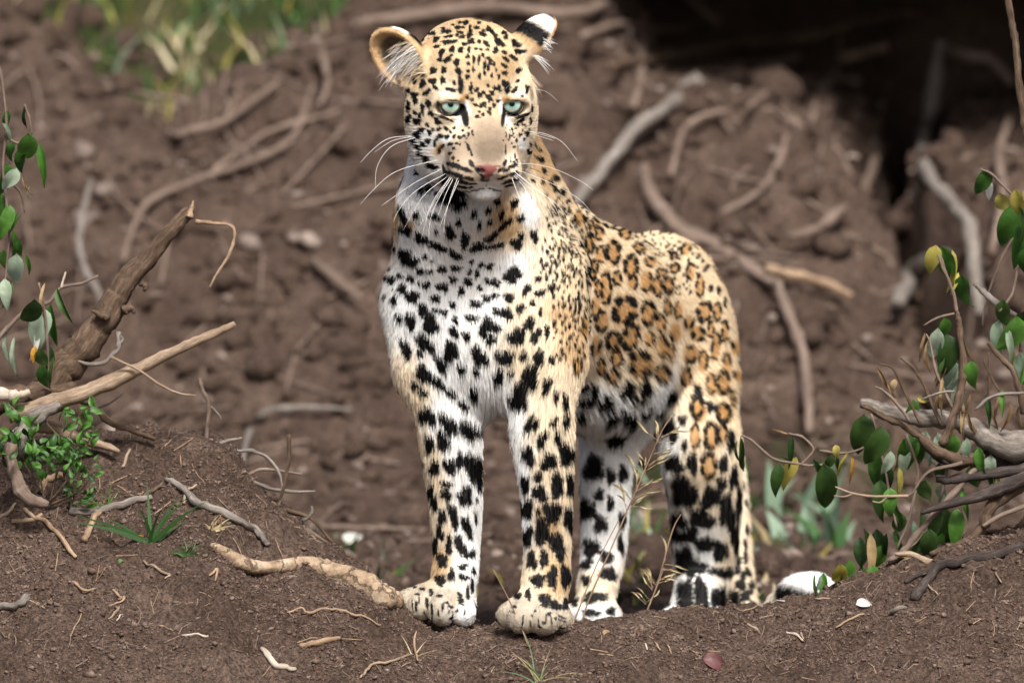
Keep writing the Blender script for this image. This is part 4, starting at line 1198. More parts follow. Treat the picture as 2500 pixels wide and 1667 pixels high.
# leaves -------------------------------------------------------------------------------
def leaf_mat(name, c0, c1, trans=0.35, rough=0.5):
    m, nt, b = new_mat(name)
    oi = nt.nodes.new('ShaderNodeObjectInfo')
    n = tex_noise(nt, 3.5, 5)
    ad = nt.nodes.new('ShaderNodeMath'); ad.operation = 'MULTIPLY_ADD'; ad.inputs[1].default_value = 0.6
    h = nt.nodes.new('ShaderNodeMath'); h.operation = 'MULTIPLY'; h.inputs[1].default_value = 0.4; nt.links.new(oi.outputs['Random'], h.inputs[0])
    nt.links.new(n.outputs['Fac'], ad.inputs[0]); nt.links.new(h.outputs[0], ad.inputs[2])
    r = ramp(nt, [(0.3, c0), (0.62, c1), (0.8, tuple(min(1, q * 1.5 + 0.03) for q in c1))]); nt.links.new(ad.outputs[0], r.inputs['Fac'])
    nt.links.new(r.outputs[0], b.inputs['Base Color'])
    b.inputs['Roughness'].default_value = rough
    tr = nt.nodes.new('ShaderNodeBsdfTranslucent'); nt.links.new(r.outputs[0], tr.inputs['Color'])
    mx = nt.nodes.new('ShaderNodeMixShader'); mx.inputs[0].default_value = trans
    out = nt.nodes['Material Output']
    nt.links.new(b.outputs[0], mx.inputs[1]); nt.links.new(tr.outputs[0], mx.inputs[2]); nt.links.new(mx.outputs[0], out.inputs['Surface'])
    return m
LM = {'g': leaf_mat('leaf_green', (0.025, 0.085, 0.012), (0.085, 0.22, 0.03)), 'd': leaf_mat('leaf_dark', (0.012, 0.035, 0.008), (0.045, 0.10, 0.018)),
      'p': leaf_mat('leaf_pale_underside', (0.22, 0.33, 0.22), (0.42, 0.52, 0.38)), 'y': leaf_mat('leaf_yellow', (0.30, 0.26, 0.04), (0.45, 0.40, 0.10)),
      'b': leaf_mat('leaf_dry', (0.22, 0.13, 0.06), (0.50, 0.36, 0.19)), 'o': leaf_mat('leaf_orange', (0.42, 0.16, 0.02), (0.55, 0.28, 0.04)),
      'w': leaf_mat('petal_white', (0.60, 0.60, 0.54), (0.80, 0.80, 0.74)), 'r': leaf_mat('petal_red', (0.35, 0.03, 0.03), (0.5, 0.08, 0.07)),
      'm': leaf_mat('leaf_maroon', (0.05, 0.015, 0.02), (0.12, 0.04, 0.04)), 's': leaf_mat('grass_green', (0.04, 0.12, 0.03), (0.12, 0.24, 0.06)), 'h': leaf_mat('grass_straw', (0.36, 0.28, 0.14), (0.62, 0.52, 0.32))}
def leaf_mesh(name, wid, fold, curl, pointed=1.4, twist=0.0):
    """unit-long leaf along +X, folded along its midrib and curled at the tip"""
    v, f = [], []
    n = 8
    for i in range(n + 1):
        t = i / n
        w = wid * (math.sin(math.pi * min(1, t ** 0.75)) ** 0.8) * (1 - 0.35 * t ** pointed) * 0.5
        a = curl * t
        x = math.sin(a) / curl if abs(curl) > 1e-3 else t
        z = -(1 - math.cos(a)) / curl if abs(curl) > 1e-3 else 0
        for s in (-1, -0.5, 0, 0.5, 1):
            y = s * w * math.cos(fold); zz = z + abs(s) * w * math.sin(fold) + 0.02 * math.sin(7 * t + 3 * s)
            tw = twist * t
            v.append((x, y * math.cos(tw) - (zz - z) * math.sin(tw), z + y * math.sin(tw) + (zz - z) * math.cos(tw)))
    for i in range(n):
        for j in range(4):
            k = i * 5 + j; f.append((k, k + 1, k + 6, k + 5))
    me = bpy.data.meshes.new(name); me.from_pydata(v, [], f); me.update()
    me.polygons.foreach_set('use_smooth', np.ones(len(me.polygons), bool))
    return me
LEAFSHAPES = [(0.46, 0.55, 0.9, 1.3, 0.5), (0.34, 0.9, 0.6, 1.3, -0.7), (0.54, 0.4, 1.2, 1.6, 0.8), (0.26, 1.1, 1.0, 1.2, 1.2)]
LEAFCACHE = {}
def leaf_data(shape, col):
    if (shape, col) not in LEAFCACHE:
        me = leaf_mesh('leaf', *LEAFSHAPES[shape]); me.materials.append(LM[col]); LEAFCACHE[(shape, col)] = me
    return LEAFCACHE[(shape, col)]
def leaf(px, py, L, ang, col, Y, parent, shape=None, name='leaf', tilt=None, **kw):
    """leaf whose stalk end is at px,py, L pixels long, pointing along ang degrees (90 = down)"""
    shape = int(prng.integers(0, 3)) if shape is None else shape
    o = bpy.data.objects.new(name, leaf_data(shape, col))
    base = P(px, py, Y) if Y != 'g' else G(px, py, 0.003)
    a = math.radians(ang)
    x = Vector((math.cos(a), prng.uniform(-0.35, 0.35), -math.sin(a))).normalized()
    nrm = Vector((prng.normal(0, 0.35), -1, prng.normal(0.35, 0.3))) if tilt is None else Vector(tilt)
    y = nrm.cross(x).normalized(); z = x.cross(y)
    M = Matrix((x, y, z)).transposed().to_4x4()
    s = 1.45 * L / sc_at(base[1])
    M = Matrix.Translation(Vector(base)) @ M @ Matrix.Diagonal((s, s, s, 1))
    if parent is not None:
        M = Matrix.Translation(-parent.location) @ M
    o.matrix_basis = M
    return link(o, parent, **kw)
def leaves(parent, txt, Y, dY=0.03):
    for row in txt.replace('\n', ';').split(';'):
        t = row.split()
        leaf(float(t[0]), float(t[1]), float(t[2]), float(t[3]), t[4], Y + prng.uniform(-dY, dY), parent, int(t[5]) if len(t) > 5 else None)

# ---- left: broken branch, logs, shrub
br = tree_of('dead_branch', P(150, 940, 0.14), [
    ('bough', [(95, 985), (150, 905), (205, 845), (262, 765), (300, 695), (352, 640), (420, 560), (458, 520), (474, 502)], [52, 46, 40, 33, 29, 24, 19, 15, 6], 'brown', 0.12, {'seg': 14, 'n': 8, 'wob': 0.10, 'knot': 0.05}),
    ('twig', [(478, 540), (520, 545), (558, 549), (573, 572), (560, 620), (528, 672), (512, 702)], [6, 4.5, 4.5, 4.5, 4, 3.5, 2.5], 'tan', 0.10, {'wob': 0.15}),
    ('stub', [(262, 775), (240, 768), (224, 758)], [11, 8, 3], 'brown', 0.09), ('stub', [(300, 760), (318, 752), (328, 766)], [14, 10, 4], 'brown', 0.10),
    ('stub', [(345, 690), (356, 700), (350, 712)], [8, 6, 3], 'brown', 0.09), ('stub', [(462, 530), (468, 508), (472, 490)], [9, 6, 2], 'tan', 0.11),
    ('spur', [(290, 810), (288, 850), (262, 880), (225, 890), (190, 882)], [6, 6, 6, 5, 3], 'grey', 0.06), ('spur', [(285, 845), (300, 830), (290, 815)], [6, 4, 2], 'grey', 0.06)],
    label='thick brown broken branch leaning upward from the logs on the left mound', cat='branch')
limb('broken_stick', [(573, 790), (545, 805), (490, 828), (420, 860), (350, 893), (285, 925), (215, 955), (120, 985), (20, 1015)], [7, 10, 11, 13, 16, 19, 20, 22, 22], W_PALE, 0.06, seg=12, wob=0.10, knot=0.05, label='straight pale stick with bare tip lying across the thick brown branch', cat='stick')
limb('fallen_log', [(-120, 1000), (-40, 985), (40, 968), (120, 955), (190, 945)], [30, 30, 28, 26, 14], W_BROWN, 0.10, seg=14, wob=0.08, label='dark brown fallen log under the pale stick on the left mound', cat='log')
limb('bleached_root', [(-60, 965), (0, 962), (40, 968), (75, 955)], [16, 16, 14, 8], W_WHITE, 0.04, seg=10, label='bleached root end lying on the dark log', cat='root')
limb('weathered_stump', [(25, 1110), (40, 1075), (62, 1045), (100, 1010), (145, 985)], [34, 26, 22, 20, 9], W_GREY, 0.02, seg=12, knot=0.12, label='short grey weathered root stump beside the green shrub', cat='stump')
limb('bent_root', [(30, 1080), (28, 1130), (40, 1175), (70, 1215), (120, 1232)], [14, 15, 16, 16, 8], W_ROOT, -0.02, seg=10, label='bent dusty root bulging below the grey stump', cat='root')
limb('dry_root', [(60, 1035), (130, 1050), (215, 1075), (290, 1100)], [16, 16, 12, 6], W_PALE, 0.10, seg=9, label='flat pale root behind the green shrub on the mound top', cat='root')
tw = tree_of('bare_twig', P(60, 780, 0.10), [('stem', [(-20, 850), (0, 822), (40, 778), (85, 745), (120, 738), (150, 702), (200, 692), (240, 673)], [6, 6, 5.5, 5, 5, 4.5, 4, 3], 'root', 0.10),
    ('shoot', [(150, 702), (154, 685), (160, 664)], [4, 3, 2], 'white', 0.10)], label='thin bare twig rising beside the hanging leaves above the log', cat='twig')
limb('rooted_shoot', [(505, 1080), (508, 1030), (510, 985), (495, 950), (487, 925)], [5, 6, 6, 5, 5], W_ROOT, 0.2, label='thin upright shoot standing on the mound crest', cat='shoot')
limb('side_shoot', [(508, 990), (525, 1002), (541, 1024)], [3, 2.5, 2], W_GREY, 0.2, label='tiny pale shoot hanging off the upright shoot', cat='shoot')
limb('dangling_root', [(270, 870), (340, 905), (400, 945), (440, 960), (478, 966)], [3.5, 3, 3, 2.5, 2], W_PALE, 0.04, label='fine pale root dangling below the straight pale stick', cat='root')
limb('dark_root', [(188, 975), (225, 985), (262, 1025), (320, 1050), (380, 1072)], [9, 8, 8, 7, 5], W_BROWN, 0.14, label='dark root curving down from the logs to the mound crest', cat='root')
limb('hooked_root', [(225, 1000), (265, 985), (300, 960)], [3, 3, 2], W_GREY, 0.10, label='hooked thin grey root above the dark curving root', cat='root')
limb('crest_root', [(300, 1075), (370, 1078), (450, 1085), (510, 1090), (545, 1080), (590, 1068)], [7, 6, 5, 6, 5, 3], W_GREY, 0.2, label='long grey root running level along the mound crest', cat='root')
wires = [([(560, 1104), (615, 1100), (655, 1120), (682, 1160), (688, 1205), (670, 1255)], 'grey'), ([(705, 1058), (706, 1110), (700, 1160), (685, 1215), (668, 1255)], 'brown'), ([(592, 1172), (610, 1155), (650, 1145), (735, 1158)], 'root'),
         ([(604, 1170), (650, 1190), (700, 1198), (770, 1200)], 'grey'), ([(598, 1180), (630, 1212), (668, 1240)], 'pale'), ([(530, 1242), (590, 1230), (612, 1220), (636, 1222)], 'pale'), ([(700, 1245), (760, 1265), (800, 1310), (812, 1325)], 'brown'), ([(690, 1262), (740, 1285), (800, 1325)], 'root'), ([(740, 1270), (760, 1255), (762, 1235)], 'grey')]
tree_of('wiry_rootlets', P(670, 1250, 0.16), [('rootlet', p, [5, 5, 4.5, 4, 2.5], m, 0.15, {'wob': 0.3}) for p, m in wires], label='tangle of wiry bare rootlets sticking out of the mound edge', cat='roots')
limb('exposed_root', [(515, 1330), (545, 1352), (590, 1385), (650, 1398), (700, 1386), (760, 1382), (830, 1405), (890, 1440), (935, 1466), (972, 1478)], [8, 14, 20, 16, 18, 24, 30, 33, 30, 22], W_BARKROOT, 'g', seg=20, n=9, wob=0.05, knot=0.04, lift=0.30, label='thick tan exposed root running down to the left front paw', cat='root')
for pts, rad, m, lab in [
    ([(403, 1172), (450, 1208), (500, 1240), (580, 1283), (625, 1305), (655, 1338)], [6, 9, 11, 10, 10, 6], 'grey', 'long grey stick lying down the slope of the left mound'),
    ([(170, 1250), (240, 1252), (300, 1245), (370, 1228)], [10, 10, 9, 8], 'grey', 'short thick grey stick lying level below the green shrub'),
    ([(205, 1340), (225, 1292), (247, 1245)], [9, 8, 7], 'tan', 'straight tan stick leaning against the short grey stick'),
    ([(58, 1245), (80, 1270), (120, 1292), (158, 1340), (186, 1378)], [5, 6, 6, 6, 4], 'tan', 'forked tan stick lying on bare soil below the bent root'),
    ([(30, 1282), (80, 1276), (104, 1258)], [6, 6, 4], 'tan', 'small tan stick crossing the head of the forked tan stick'),
    ([(-5, 1272), (20, 1255), (38, 1233)], [5, 5, 3], 'pale', 'small pale stick below the grey stump at the bend of the root'),
    ([(98, 1210), (112, 1180), (140, 1168), (156, 1170)], [9, 9, 9, 6], 'tan', 'stubby tan stick curled at the foot of the green shrub'),
    ([(-30, 1498), (20, 1488), (52, 1478), (64, 1462)], [10, 10, 10, 12], 'grey', 'grey knobbed stick half sunk in the dark soil'),
    ([(638, 1585), (655, 1610), (680, 1632), (722, 1640)], [5, 8, 8, 5], 'white', 'bleached curved stick end lying on the front slope'),
    ([(732, 1577), (780, 1575), (832, 1566)], [6, 8, 5], 'tan', 'flat tan wood chip lying on the front slope'),
    ([(345, 1228), (372, 1205), (398, 1185)], [5, 5, 4], 'brown', 'dark twig lying at the top of the long grey stick'),
    ([(448, 1245), (455, 1210), (480, 1185)], [4, 4, 3], 'pale', 'pale twig standing crosswise over the long grey stick'),
    ([(300, 1140), (308, 1125), (318, 1105)], [4, 4, 3], 'pale', 'tiny pale twig on the upper mound above the grass tuft'),
    ([(2170, 1500), (2190, 1494), (2212, 1490)], [6, 7, 5], 'grey', 'small grey stick half buried in the right mound'),
    ([(2232, 1470), (2240, 1450), (2275, 1425), (2335, 1396), (2420, 1362), (2530, 1318)], [12, 14, 12, 11, 11, 11], 'dark', 'smooth dark stick lying down the right mound'),
    ([(2210, 1430), (2240, 1405), (2278, 1382)], [5, 6, 6], 'dark', 'short dark twig beside the smooth dark stick')]:
    limb('stick', pts, rad, MATS[m], 'g', wob=0.12, knot=0.06, seg=9, label=lab, cat='stick')
limb('stick', [(2185, 1352), (2230, 1354), (2275, 1374), (2330, 1362), (2420, 1335), (2530, 1318)], [5, 8, 10, 10, 11, 10], W_PALE, 0.07, wob=0.12, knot=0.06, seg=9, label='long pale root lying along the top of the right mound', cat='stick')
for pts in ([(275, 1442), (288, 1458), (302, 1473), (265, 1486)], [(292, 1488), (280, 1505), (264, 1514)], [(350, 1372), (380, 1395), (414, 1405), (402, 1424)], [(444, 1556), (498, 1563), (508, 1554)], [(700, 1500), (740, 1492), (755, 1505), (820, 1492), (890, 1512), (930, 1532)],
            [(160, 1438), (195, 1446), (232, 1438)], [(510, 1408), (530, 1402), (525, 1425)], [(300, 1508), (285, 1530)], [(2040, 1545), (2080, 1525), (2110, 1505)], [(1825, 1525), (1845, 1538), (1856, 1556)], [(1920, 1545), (1940, 1552), (1960, 1570)], [(1955, 1545), (1962, 1565)],
            [(1600, 1572), (1612, 1600)], [(1630, 1575), (1640, 1605)], [(2250, 1420), (2290, 1462)], [(2430, 1400), (2445, 1430)], [(1580, 1592), (1576, 1575)], [(1020, 1625), (1012, 1580), (1016, 1545)], [(880, 1662), (905, 1632), (975, 1612), (1010, 1598)], [(1990, 1470), (2050, 1462)], [(1795, 1490), (1850, 1485)], [(1880, 1478), (1915, 1470)]):
    limb('dry_twig', pts, [2.5, 3.6, 3.4, 2.0], MATS[random.choice(['pale', 'tan', 'white'])], 'g', wob=0.3, seg=6, lift=0.8, cat='twig', **(dict(label='thin pale dry twig lying on the left mound slope', group='thin dry twigs on the left mound') if pts[0][0] < 690 else dict(label='thin pale dry twig lying on the slope below the front paws', group='thin dry twigs below the paws') if pts[0][0] < 1400 else dict(label='thin pale dry twig lying on the right mound slope', group='thin dry twigs on the right mound')))

# ---- left greenery
sh = empty('leafy_shrub', P(110, 1200, 0.02), label='small green shrub with tiny leaves growing on the left mound', cat='shrub')
for pts in ([(110, 1230), (90, 1120), (60, 1030), (20, 985)], [(120, 1230), (150, 1120), (190, 1020), (225, 985)], [(120, 1225), (180, 1150), (225, 1060)], [(125, 1230), (190, 1200), (230, 1150)], [(100, 1200), (40, 1100), (0, 1050)], [(180, 1100), (120, 1040), (90, 1000)]):
    limb('stem', pts, [3.5, 3, 2.2, 1.5], W_BROWN, 0.02, sh, np.array(sh.location), seg=5)
def cloud(parent, n, box, L, cols, Y, dY=0.05, shapes=(0, 2)):
    for i in range(n):
        x, y = prng.uniform(box[0], box[2]), prng.uniform(box[1], box[3])
        leaf(x, y, prng.uniform(*L), prng.uniform(0, 360), str(prng.choice(list(cols))), Y + prng.uniform(-dY, dY), parent, int(prng.choice(shapes)), tilt=(prng.normal(0, .6), -0.8, prng.normal(.5, .5)))
cloud(sh, 60, (150, 990, 232, 1110), (15, 27), 'ggs', 0.02)
cloud(sh, 45, (60, 1080, 200, 1150), (16, 30), 'ggs', 0.0)
cloud(sh, 40, (150, 1110, 235, 1235), (14, 26), 'gsd', 0.0)
cloud(sh, 45, (0, 990, 90, 1100), (18, 34), 'ggd', 0.0)
cloud(sh, 16, (0, 1085, 100, 1125), (22, 40), 'gd', -0.01)
vn = empty('hanging_vine', P(15, 640, 0.08), label='leafy green vine hanging down above the logs on the left', cat='vine')
for pts in ([(-10, 130), (5, 200), (16, 300), (8, 420), (22, 560), (10, 720)], [(60, 255), (72, 290), (78, 330)], [(10, 330), (45, 350), (78, 340)], [(95, 690), (105, 740), (115, 820), (120, 930)], [(20, 440), (50, 470), (60, 520)]):
    limb('stem', pts, [4, 4, 3.5, 3, 2], W_ROOT, 0.08, vn, np.array(vn.location), seg=5)
leaves(vn, '''70 325 75 92 g 2;62 255 55 95 d 3;98 350 80 88 g 1;55 360 60 100 g 0;15 400 50 80 g;40 410 55 110 p;5 430 50 95 g;55 430 40 70 b 3;5 470 60 95 g;25 500 70 100 g;30 560 60 85 g 1;40 620 70 92 p 2;10 680 60 80 p;62 620 45 80 g 1;30 690 50 110 g
5 300 45 60 p;20 270 40 100 g;0 530 60 100 d;110 690 60 100 b 3;140 700 70 78 d 1;85 730 75 100 d 2;105 750 90 95 p 2;125 740 90 92 g;92 800 60 100 w 1;88 845 35 105 o;100 850 60 85 d 2;120 840 70 88 d 1;105 890 60 90 g;20 800 70 100 p 3;35 820 80 92 p 3;130 870 60 95 d 3;10 610 40 95 g;48 520 40 120 d;30 345 40 100 g;72 455 30 100 p 3;45 585 40 85 g''', 0.08)
# fresh grass on the mound
def grass(name, px, py, n, L, spread, cols, Y='g', lab='', w=0.10, parent=None, bend=0.5, **kw):
    base = G(px, py) if Y == 'g' else P(px, py, Y)
    v, f, mi = [], [], []
    sc = sc_at(base[1])
    for i in range(n):
        a = math.radians(-90 + prng.normal(0, spread)); l = prng.uniform(0.45, 1.0) * L / sc
        dirv = np.array([math.cos(a), prng.normal(0, 0.35), -math.sin(a)])
        b0 = np.array([prng.normal(0, 7) / sc, prng.normal(0, 6) / sc, -0.003])
        ww = w * prng.uniform(0.7, 1.2) * 24 / sc
        side = np.cross(dirv, (prng.normal(0, .4), -1, 0)); side /= np.linalg.norm(side)
        fall = np.array([math.copysign(1, dirv[0]) * 0.5, 0, -1.0]) * bend * prng.uniform(0.3, 1.0)
        k0 = len(v)
        for j in range(6):
            t = j / 5
            c = b0 + dirv * l * t + fall * l * t * t * 0.5
            ws = ww * (1 - t ** 1.6) + 0.00015
            v += [c - side * ws, c + side * ws]
        for j in range(5):
            f.append((k0 + 2 * j, k0 + 2 * j + 1, k0 + 2 * j + 3, k0 + 2 * j + 2)); mi.append(i % len(cols))
    o = mesh_obj(name, v, f, None, None, label=lab, **kw)
    for c in cols: o.data.materials.append(LM[c])
    o.data.polygons.foreach_set('material_index', mi); o.location = Vector(base)
    return o
grass('grass_tuft', 365, 1325, 12, 215, 48, 'sg', lab='fresh green grass tuft with long blades on the left mound', cat='grass', w=0.2)
grass('grass_tuft', 265, 1240, 8, 85, 35, 'sg', lab='short green grass blades sprouting beside the green shrub', cat='grass')
grass('grass_tuft', 460, 1352, 26, 55, 65, 'sg', lab='low flat green grass clump beside the top of the tan exposed root', cat='grass')
grass('dry_grass', 520, 1290, 22, 60, 60, 'hb', lab='small heap of dry straw beside the long grey stick', cat='grass')
for x, y, L, a, c, lab, cat in [(470, 1348, 50, 120, 'b', 'curled tan dry leaf beside the low flat grass clump', 'leaf'), (505, 1310, 62, 95, 'b', 'hanging tan dry leaf on the straw heap', 'leaf'), (330, 1318, 34, 5, 'o', 'bright orange fallen leaf under the fresh grass tuft', 'leaf'),
        (268, 1590, 16, 20, 'y', 'tiny yellow leaf on the dark front soil', 'leaf'), (835, 1330, 46, -40, 'w', 'white crumpled petal on the mound edge above the tan exposed root', 'petal'), (940, 1635, 40, 70, 'w', 'white petal lying beside pale twigs at the foot of the slope', 'petal'),
        (1945, 1632, 18, 60, 'r', 'tiny red petal lying on the front soil', 'petal'), (1715, 1610, 60, 8, 'm', 'dark maroon fallen leaf lying on the front soil', 'leaf'), (1690, 1578, 26, 60, 'b', 'small brown curled leaf beside the maroon leaf', 'leaf'),
        (1180, 1570, 46, 20, 'b', 'dry split leaf lying below the right front paw', 'leaf'), (1140, 1545, 60, 60, 'b', 'long curled dry leaf lying below the left front paw', 'leaf'), (2090, 1480, 36, -20, 'w', 'pale wood flake lying on the right mound', 'flake'), (385, 1298, 26, 40, 'w', 'small white blossom lying in the fresh grass tuft', 'blossom'), (300, 1372, 26, 160, 's', 'small green leaf lying on soil below the fresh grass', 'leaf'),
        (430, 1228, 20, 100, 'b', 'tiny brown leaf caught on the long grey stick', 'leaf'), (1470, 1548, 30, 10, 'b', 'small tan leaf lying on the crest before the hind paw', 'leaf')]:
    o = leaf(x, y, L, a, c, 'g', None, 2, name={'flake': 'wood_flake'}.get(cat, 'fallen_leaf' if cat == 'leaf' else cat), tilt=(prng.normal(0, .2), -0.75, 0.7), label=lab, cat=cat)
# straw stalks with seed heads in front of the hind legs
def stalk(name, pts, seeds, lab, Y):
    e = empty(name, P(pts[0][0], pts[0][1], Y), label=lab, cat='grass stalk')
    off = np.array(e.location)
    limb('stem', pts, [2.6, 2.4, 2.0, 1.4, 1.0], MATS['tan'], Y, e, off, seg=5, wob=0.1)
    for (x, y, L, a) in seeds:
        x1, y1 = x + L * 0.45 * math.cos(math.radians(a)), y + L * 0.45 * math.sin(math.radians(a))
        limb('spikelet_stalk', [(x, y), (x1, y1)], [0.9, 0.8], MATS['tan'], Y, e, off, seg=4, wob=0.05)
        leaf(x1, y1, L * 0.6, a, 'h', Y, e, 3, name='spikelet')
def seeds_along(a, b, n, L):
    out = []
    for i in range(n):
        t = prng.random(); s = prng.choice((-1, 1))
        base = math.degrees(math.atan2(b[1] - a[1], b[0] - a[0]))
        out.append((a[0] + (b[0] - a[0]) * t, a[1] + (b[1] - a[1]) * t, prng.uniform(*L), base + s * prng.uniform(20, 75)))
    return out
stalk('seed_stalk', [(1395, 1660), (1425, 1500), (1500, 1320), (1560, 1180), (1612, 1060), (1640, 1015)], seeds_along((1530, 1260), (1625, 1040), 26, (34, 66)), 'tall leaning straw stalk with open seed head before the hind legs', 0.10)
stalk('seed_stalk', [(1520, 1640), (1560, 1540), (1600, 1440), (1622, 1385)], seeds_along((1575, 1480), (1625, 1370), 16, (30, 60)), 'short straw stalk with sparse seed head before the hind legs', 0.10)
stalk('straw_stalk', [(1340, 1665), (1400, 1520), (1460, 1370), (1510, 1270)], [], 'plain pale straw stalk leaning right of the front paws', 0.02)
stalk('straw_stalk', [(1560, 1530), (1600, 1440), (1640, 1300), (1662, 1255)], [], 'plain straw stalk standing before the spotted hind leg', 0.14)
stalk('straw_stalk', [(1300, 1665), (1290, 1580), (1250, 1480), (1205, 1390)], [], 'thin green-white straw stalk curving before the right front paw', -0.12)
grass('dry_grass', 1320, 1664, 16, 150, 34, 'hsh', lab='dry yellow grass tuft at the foot of the slope below the paws', cat='grass', w=0.06, bend=0.9)
grass('dry_grass', 1010, 1600, 6, 70, 60, 'h', lab='sparse straw wisps by the white petal', cat='grass', w=0.05)
stalk('straw_stalk', [(590, 1470), (594, 1410), (588, 1345)], [], 'short upright straw stalk standing below the tan exposed root', 0.0)

# ---- right: dead branch, sticks, vine
tree_of('bark_branch', P(2480, 1120, 0.16), [
    ('bough', [(2100, 985), (2130, 990), (2165, 1008), (2250, 1020), (2320, 1025), (2370, 1045), (2430, 1075), (2530, 1090)], [12, 16, 19, 22, 22, 26, 34, 42], 'grey', 0.14, {'seg': 14, 'wob': 0.10, 'knot': 0.07}),
    ('crook', [(2530, 1100), (2450, 1100), (2400, 1125), (2380, 1145)], [40, 42, 34, 14], 'dark', 0.18, {'seg': 12}),
    ('limb', [(2108, 990), (2170, 1020), (2225, 1050), (2280, 1095), (2340, 1118), (2400, 1125)], [6, 8, 9, 13, 15, 16], 'brown', 0.10), ('limb', [(2400, 1110), (2340, 1140), (2290, 1120), (2250, 1085)], [12, 9, 7, 4], 'dark', 0.12),
    ('twig', [(2300, 1085), (2330, 1010), (2345, 950), (2352, 880), (2342, 790), (2336, 760)], [9, 12, 11, 9, 7, 5], 'brown', 0.10), ('twig', [(2336, 765), (2325, 705), (2305, 660), (2290, 620)], [5, 4.5, 4, 3], 'root', 0.10),
    ('twig', [(2330, 765), (2290, 775), (2255, 795)], [4, 3, 2], 'root', 0.10), ('twig', [(2220, 1030), (2190, 985), (2150, 950), (2135, 945)], [4, 4, 3, 2], 'root', 0.08), ('twig', [(2250, 1040), (2210, 960), (2180, 900), (2144, 888)], [4, 4, 3, 2], 'brown', 0.09),
    ('twig', [(2300, 1040), (2260, 950), (2230, 900), (2200, 872)], [5, 4.5, 4, 3], 'brown', 0.11), ('twig', [(2330, 1000), (2290, 920), (2272, 840), (2262, 815)], [4, 4, 3, 2], 'root', 0.10), ('twig', [(2330, 955), (2290, 960), (2250, 975)], [3, 3, 2], 'grey', 0.08),
    ('twig', [(2500, 1010), (2490, 960), (2470, 900), (2440, 870), (2412, 838)], [10, 9, 8, 7, 5], 'brown', 0.12), ('twig', [(2380, 1000), (2430, 965), (2520, 958)], [4, 4, 4], 'grey', 0.09), ('twig', [(2410, 1000), (2415, 930), (2414, 860)], [3, 3, 2], 'brown', 0.12), ('twig', [(2440, 955), (2420, 920), (2400, 880)], [3, 2.5, 2], 'brown', 0.1),
    ('twig', [(2400, 1130), (2330, 1200), (2260, 1280), (2200, 1350), (2165, 1370)], [9, 8, 8, 9, 6], 'root', 0.10), ('twig', [(2350, 1130), (2270, 1150), (2230, 1200), (2216, 1210)], [5, 4, 3, 3], 'root', 0.08), ('twig', [(2216, 1210), (2140, 1212), (2085, 1205), (2038, 1188)], [4, 3.5, 3, 2], 'pale', 0.08), ('twig', [(2085, 1205), (2060, 1212), (2036, 1210)], [2.5, 2, 1.5], 'pale', 0.08), ('twig', [(2165, 1213), (2150, 1226), (2130, 1224)], [2.5, 2, 1.5], 'pale', 0.08),
    ('twig', [(2260, 1280), (2240, 1320), (2200, 1350)], [4, 3, 3], 'root', 0.10)],
    label='grey barked dead branch with twigs reaching over the right mound', cat='branch')
for pts, rad, m, Y, lab in [([(2285, 1168), (2320, 1170), (2400, 1160), (2530, 1138)], [9, 11, 13, 17], 'dark', 0.10, 'straight dark stick pointing level below the barked branch'),
    ([(2248, 1252), (2290, 1238), (2380, 1215), (2450, 1190), (2530, 1155)], [6, 9, 13, 18, 20], 'dark', 0.08, 'thick dark stick with pale tip slanting above the right mound'),
    ([(2270, 1352), (2320, 1335), (2365, 1318), (2398, 1285), (2415, 1245), (2460, 1205), (2530, 1150)], [6, 8, 9, 13, 16, 17, 20], 'brown', 0.09, 'crooked brown branch bending down to the right mound'),
    ([(2400, 1285), (2450, 1255), (2530, 1225)], [6, 6, 7], 'root', 0.08, 'thin branch forking off the crooked brown branch'),
    ([(2456, -20), (2468, 40), (2480, 110), (2486, 190), (2496, 260), (2510, 340)], [8, 9, 9, 9, 10, 12], 'brown', 0.10, 'slender brown stem standing up the right edge'),
    ([(2530, 500), (2450, 620), (2405, 745), (2398, 800)], [3, 3, 2.5, 2], 'root', 0.30, 'hair-thin straight stem crossing behind the right vine'),
    ([(2380, 690), (2420, 730), (2480, 770)], [7, 9, 6], 'grey', 0.25, 'short pale branch behind the right vine leaves')]:
    limb('stick', pts, rad, MATS[m], Y, wob=0.12, knot=0.07, seg=10, label=lab, cat='stick')
va = empty('leafy_vine', P(2120, 1090, 0.14), label='trailing vine with hanging olive leaves between leopard and barked branch', cat='vine')
for pts in ([(1810, 1062), (1835, 1075), (1870, 1105), (1895, 1122), (1950, 1132), (2000, 1135), (2040, 1120)], [(2000, 1100), (2060, 1106), (2110, 1092), (2140, 1070)], [(1925, 1058), (1955, 1065), (1975, 1080), (1985, 1100), (1955, 1135)]):
    limb('stem', pts, [3, 3.5, 3.5, 3, 3], W_ROOT, 0.14, va, np.array(va.location), seg=5, wob=0.15)
leaves(va, '''1808 1064 95 80 d 3;1800 1075 45 95 d 3;1905 1130 66 100 d 0;1935 1062 62 100 d 1;1945 1115 70 115 y 0;1985 1120 65 70 d 1;2010 1130 110 80 d 0;1970 1085 26 20 b 3;2045 1105 40 95 d 1;2078 1112 60 80 o 3;2040 1085 30 80 y 2;1900 1115 30 10 d 3;2030 1110 36 100 d;2005 1120 40 100 d 1;2070 1105 45 120 y 3;1925 1058 30 190 b 3''', 0.14)
vb = empty('leafy_vine', P(2180, 1290, 0.12), label='dense drooping vine with dark green leaves under the barked branch', cat='vine')
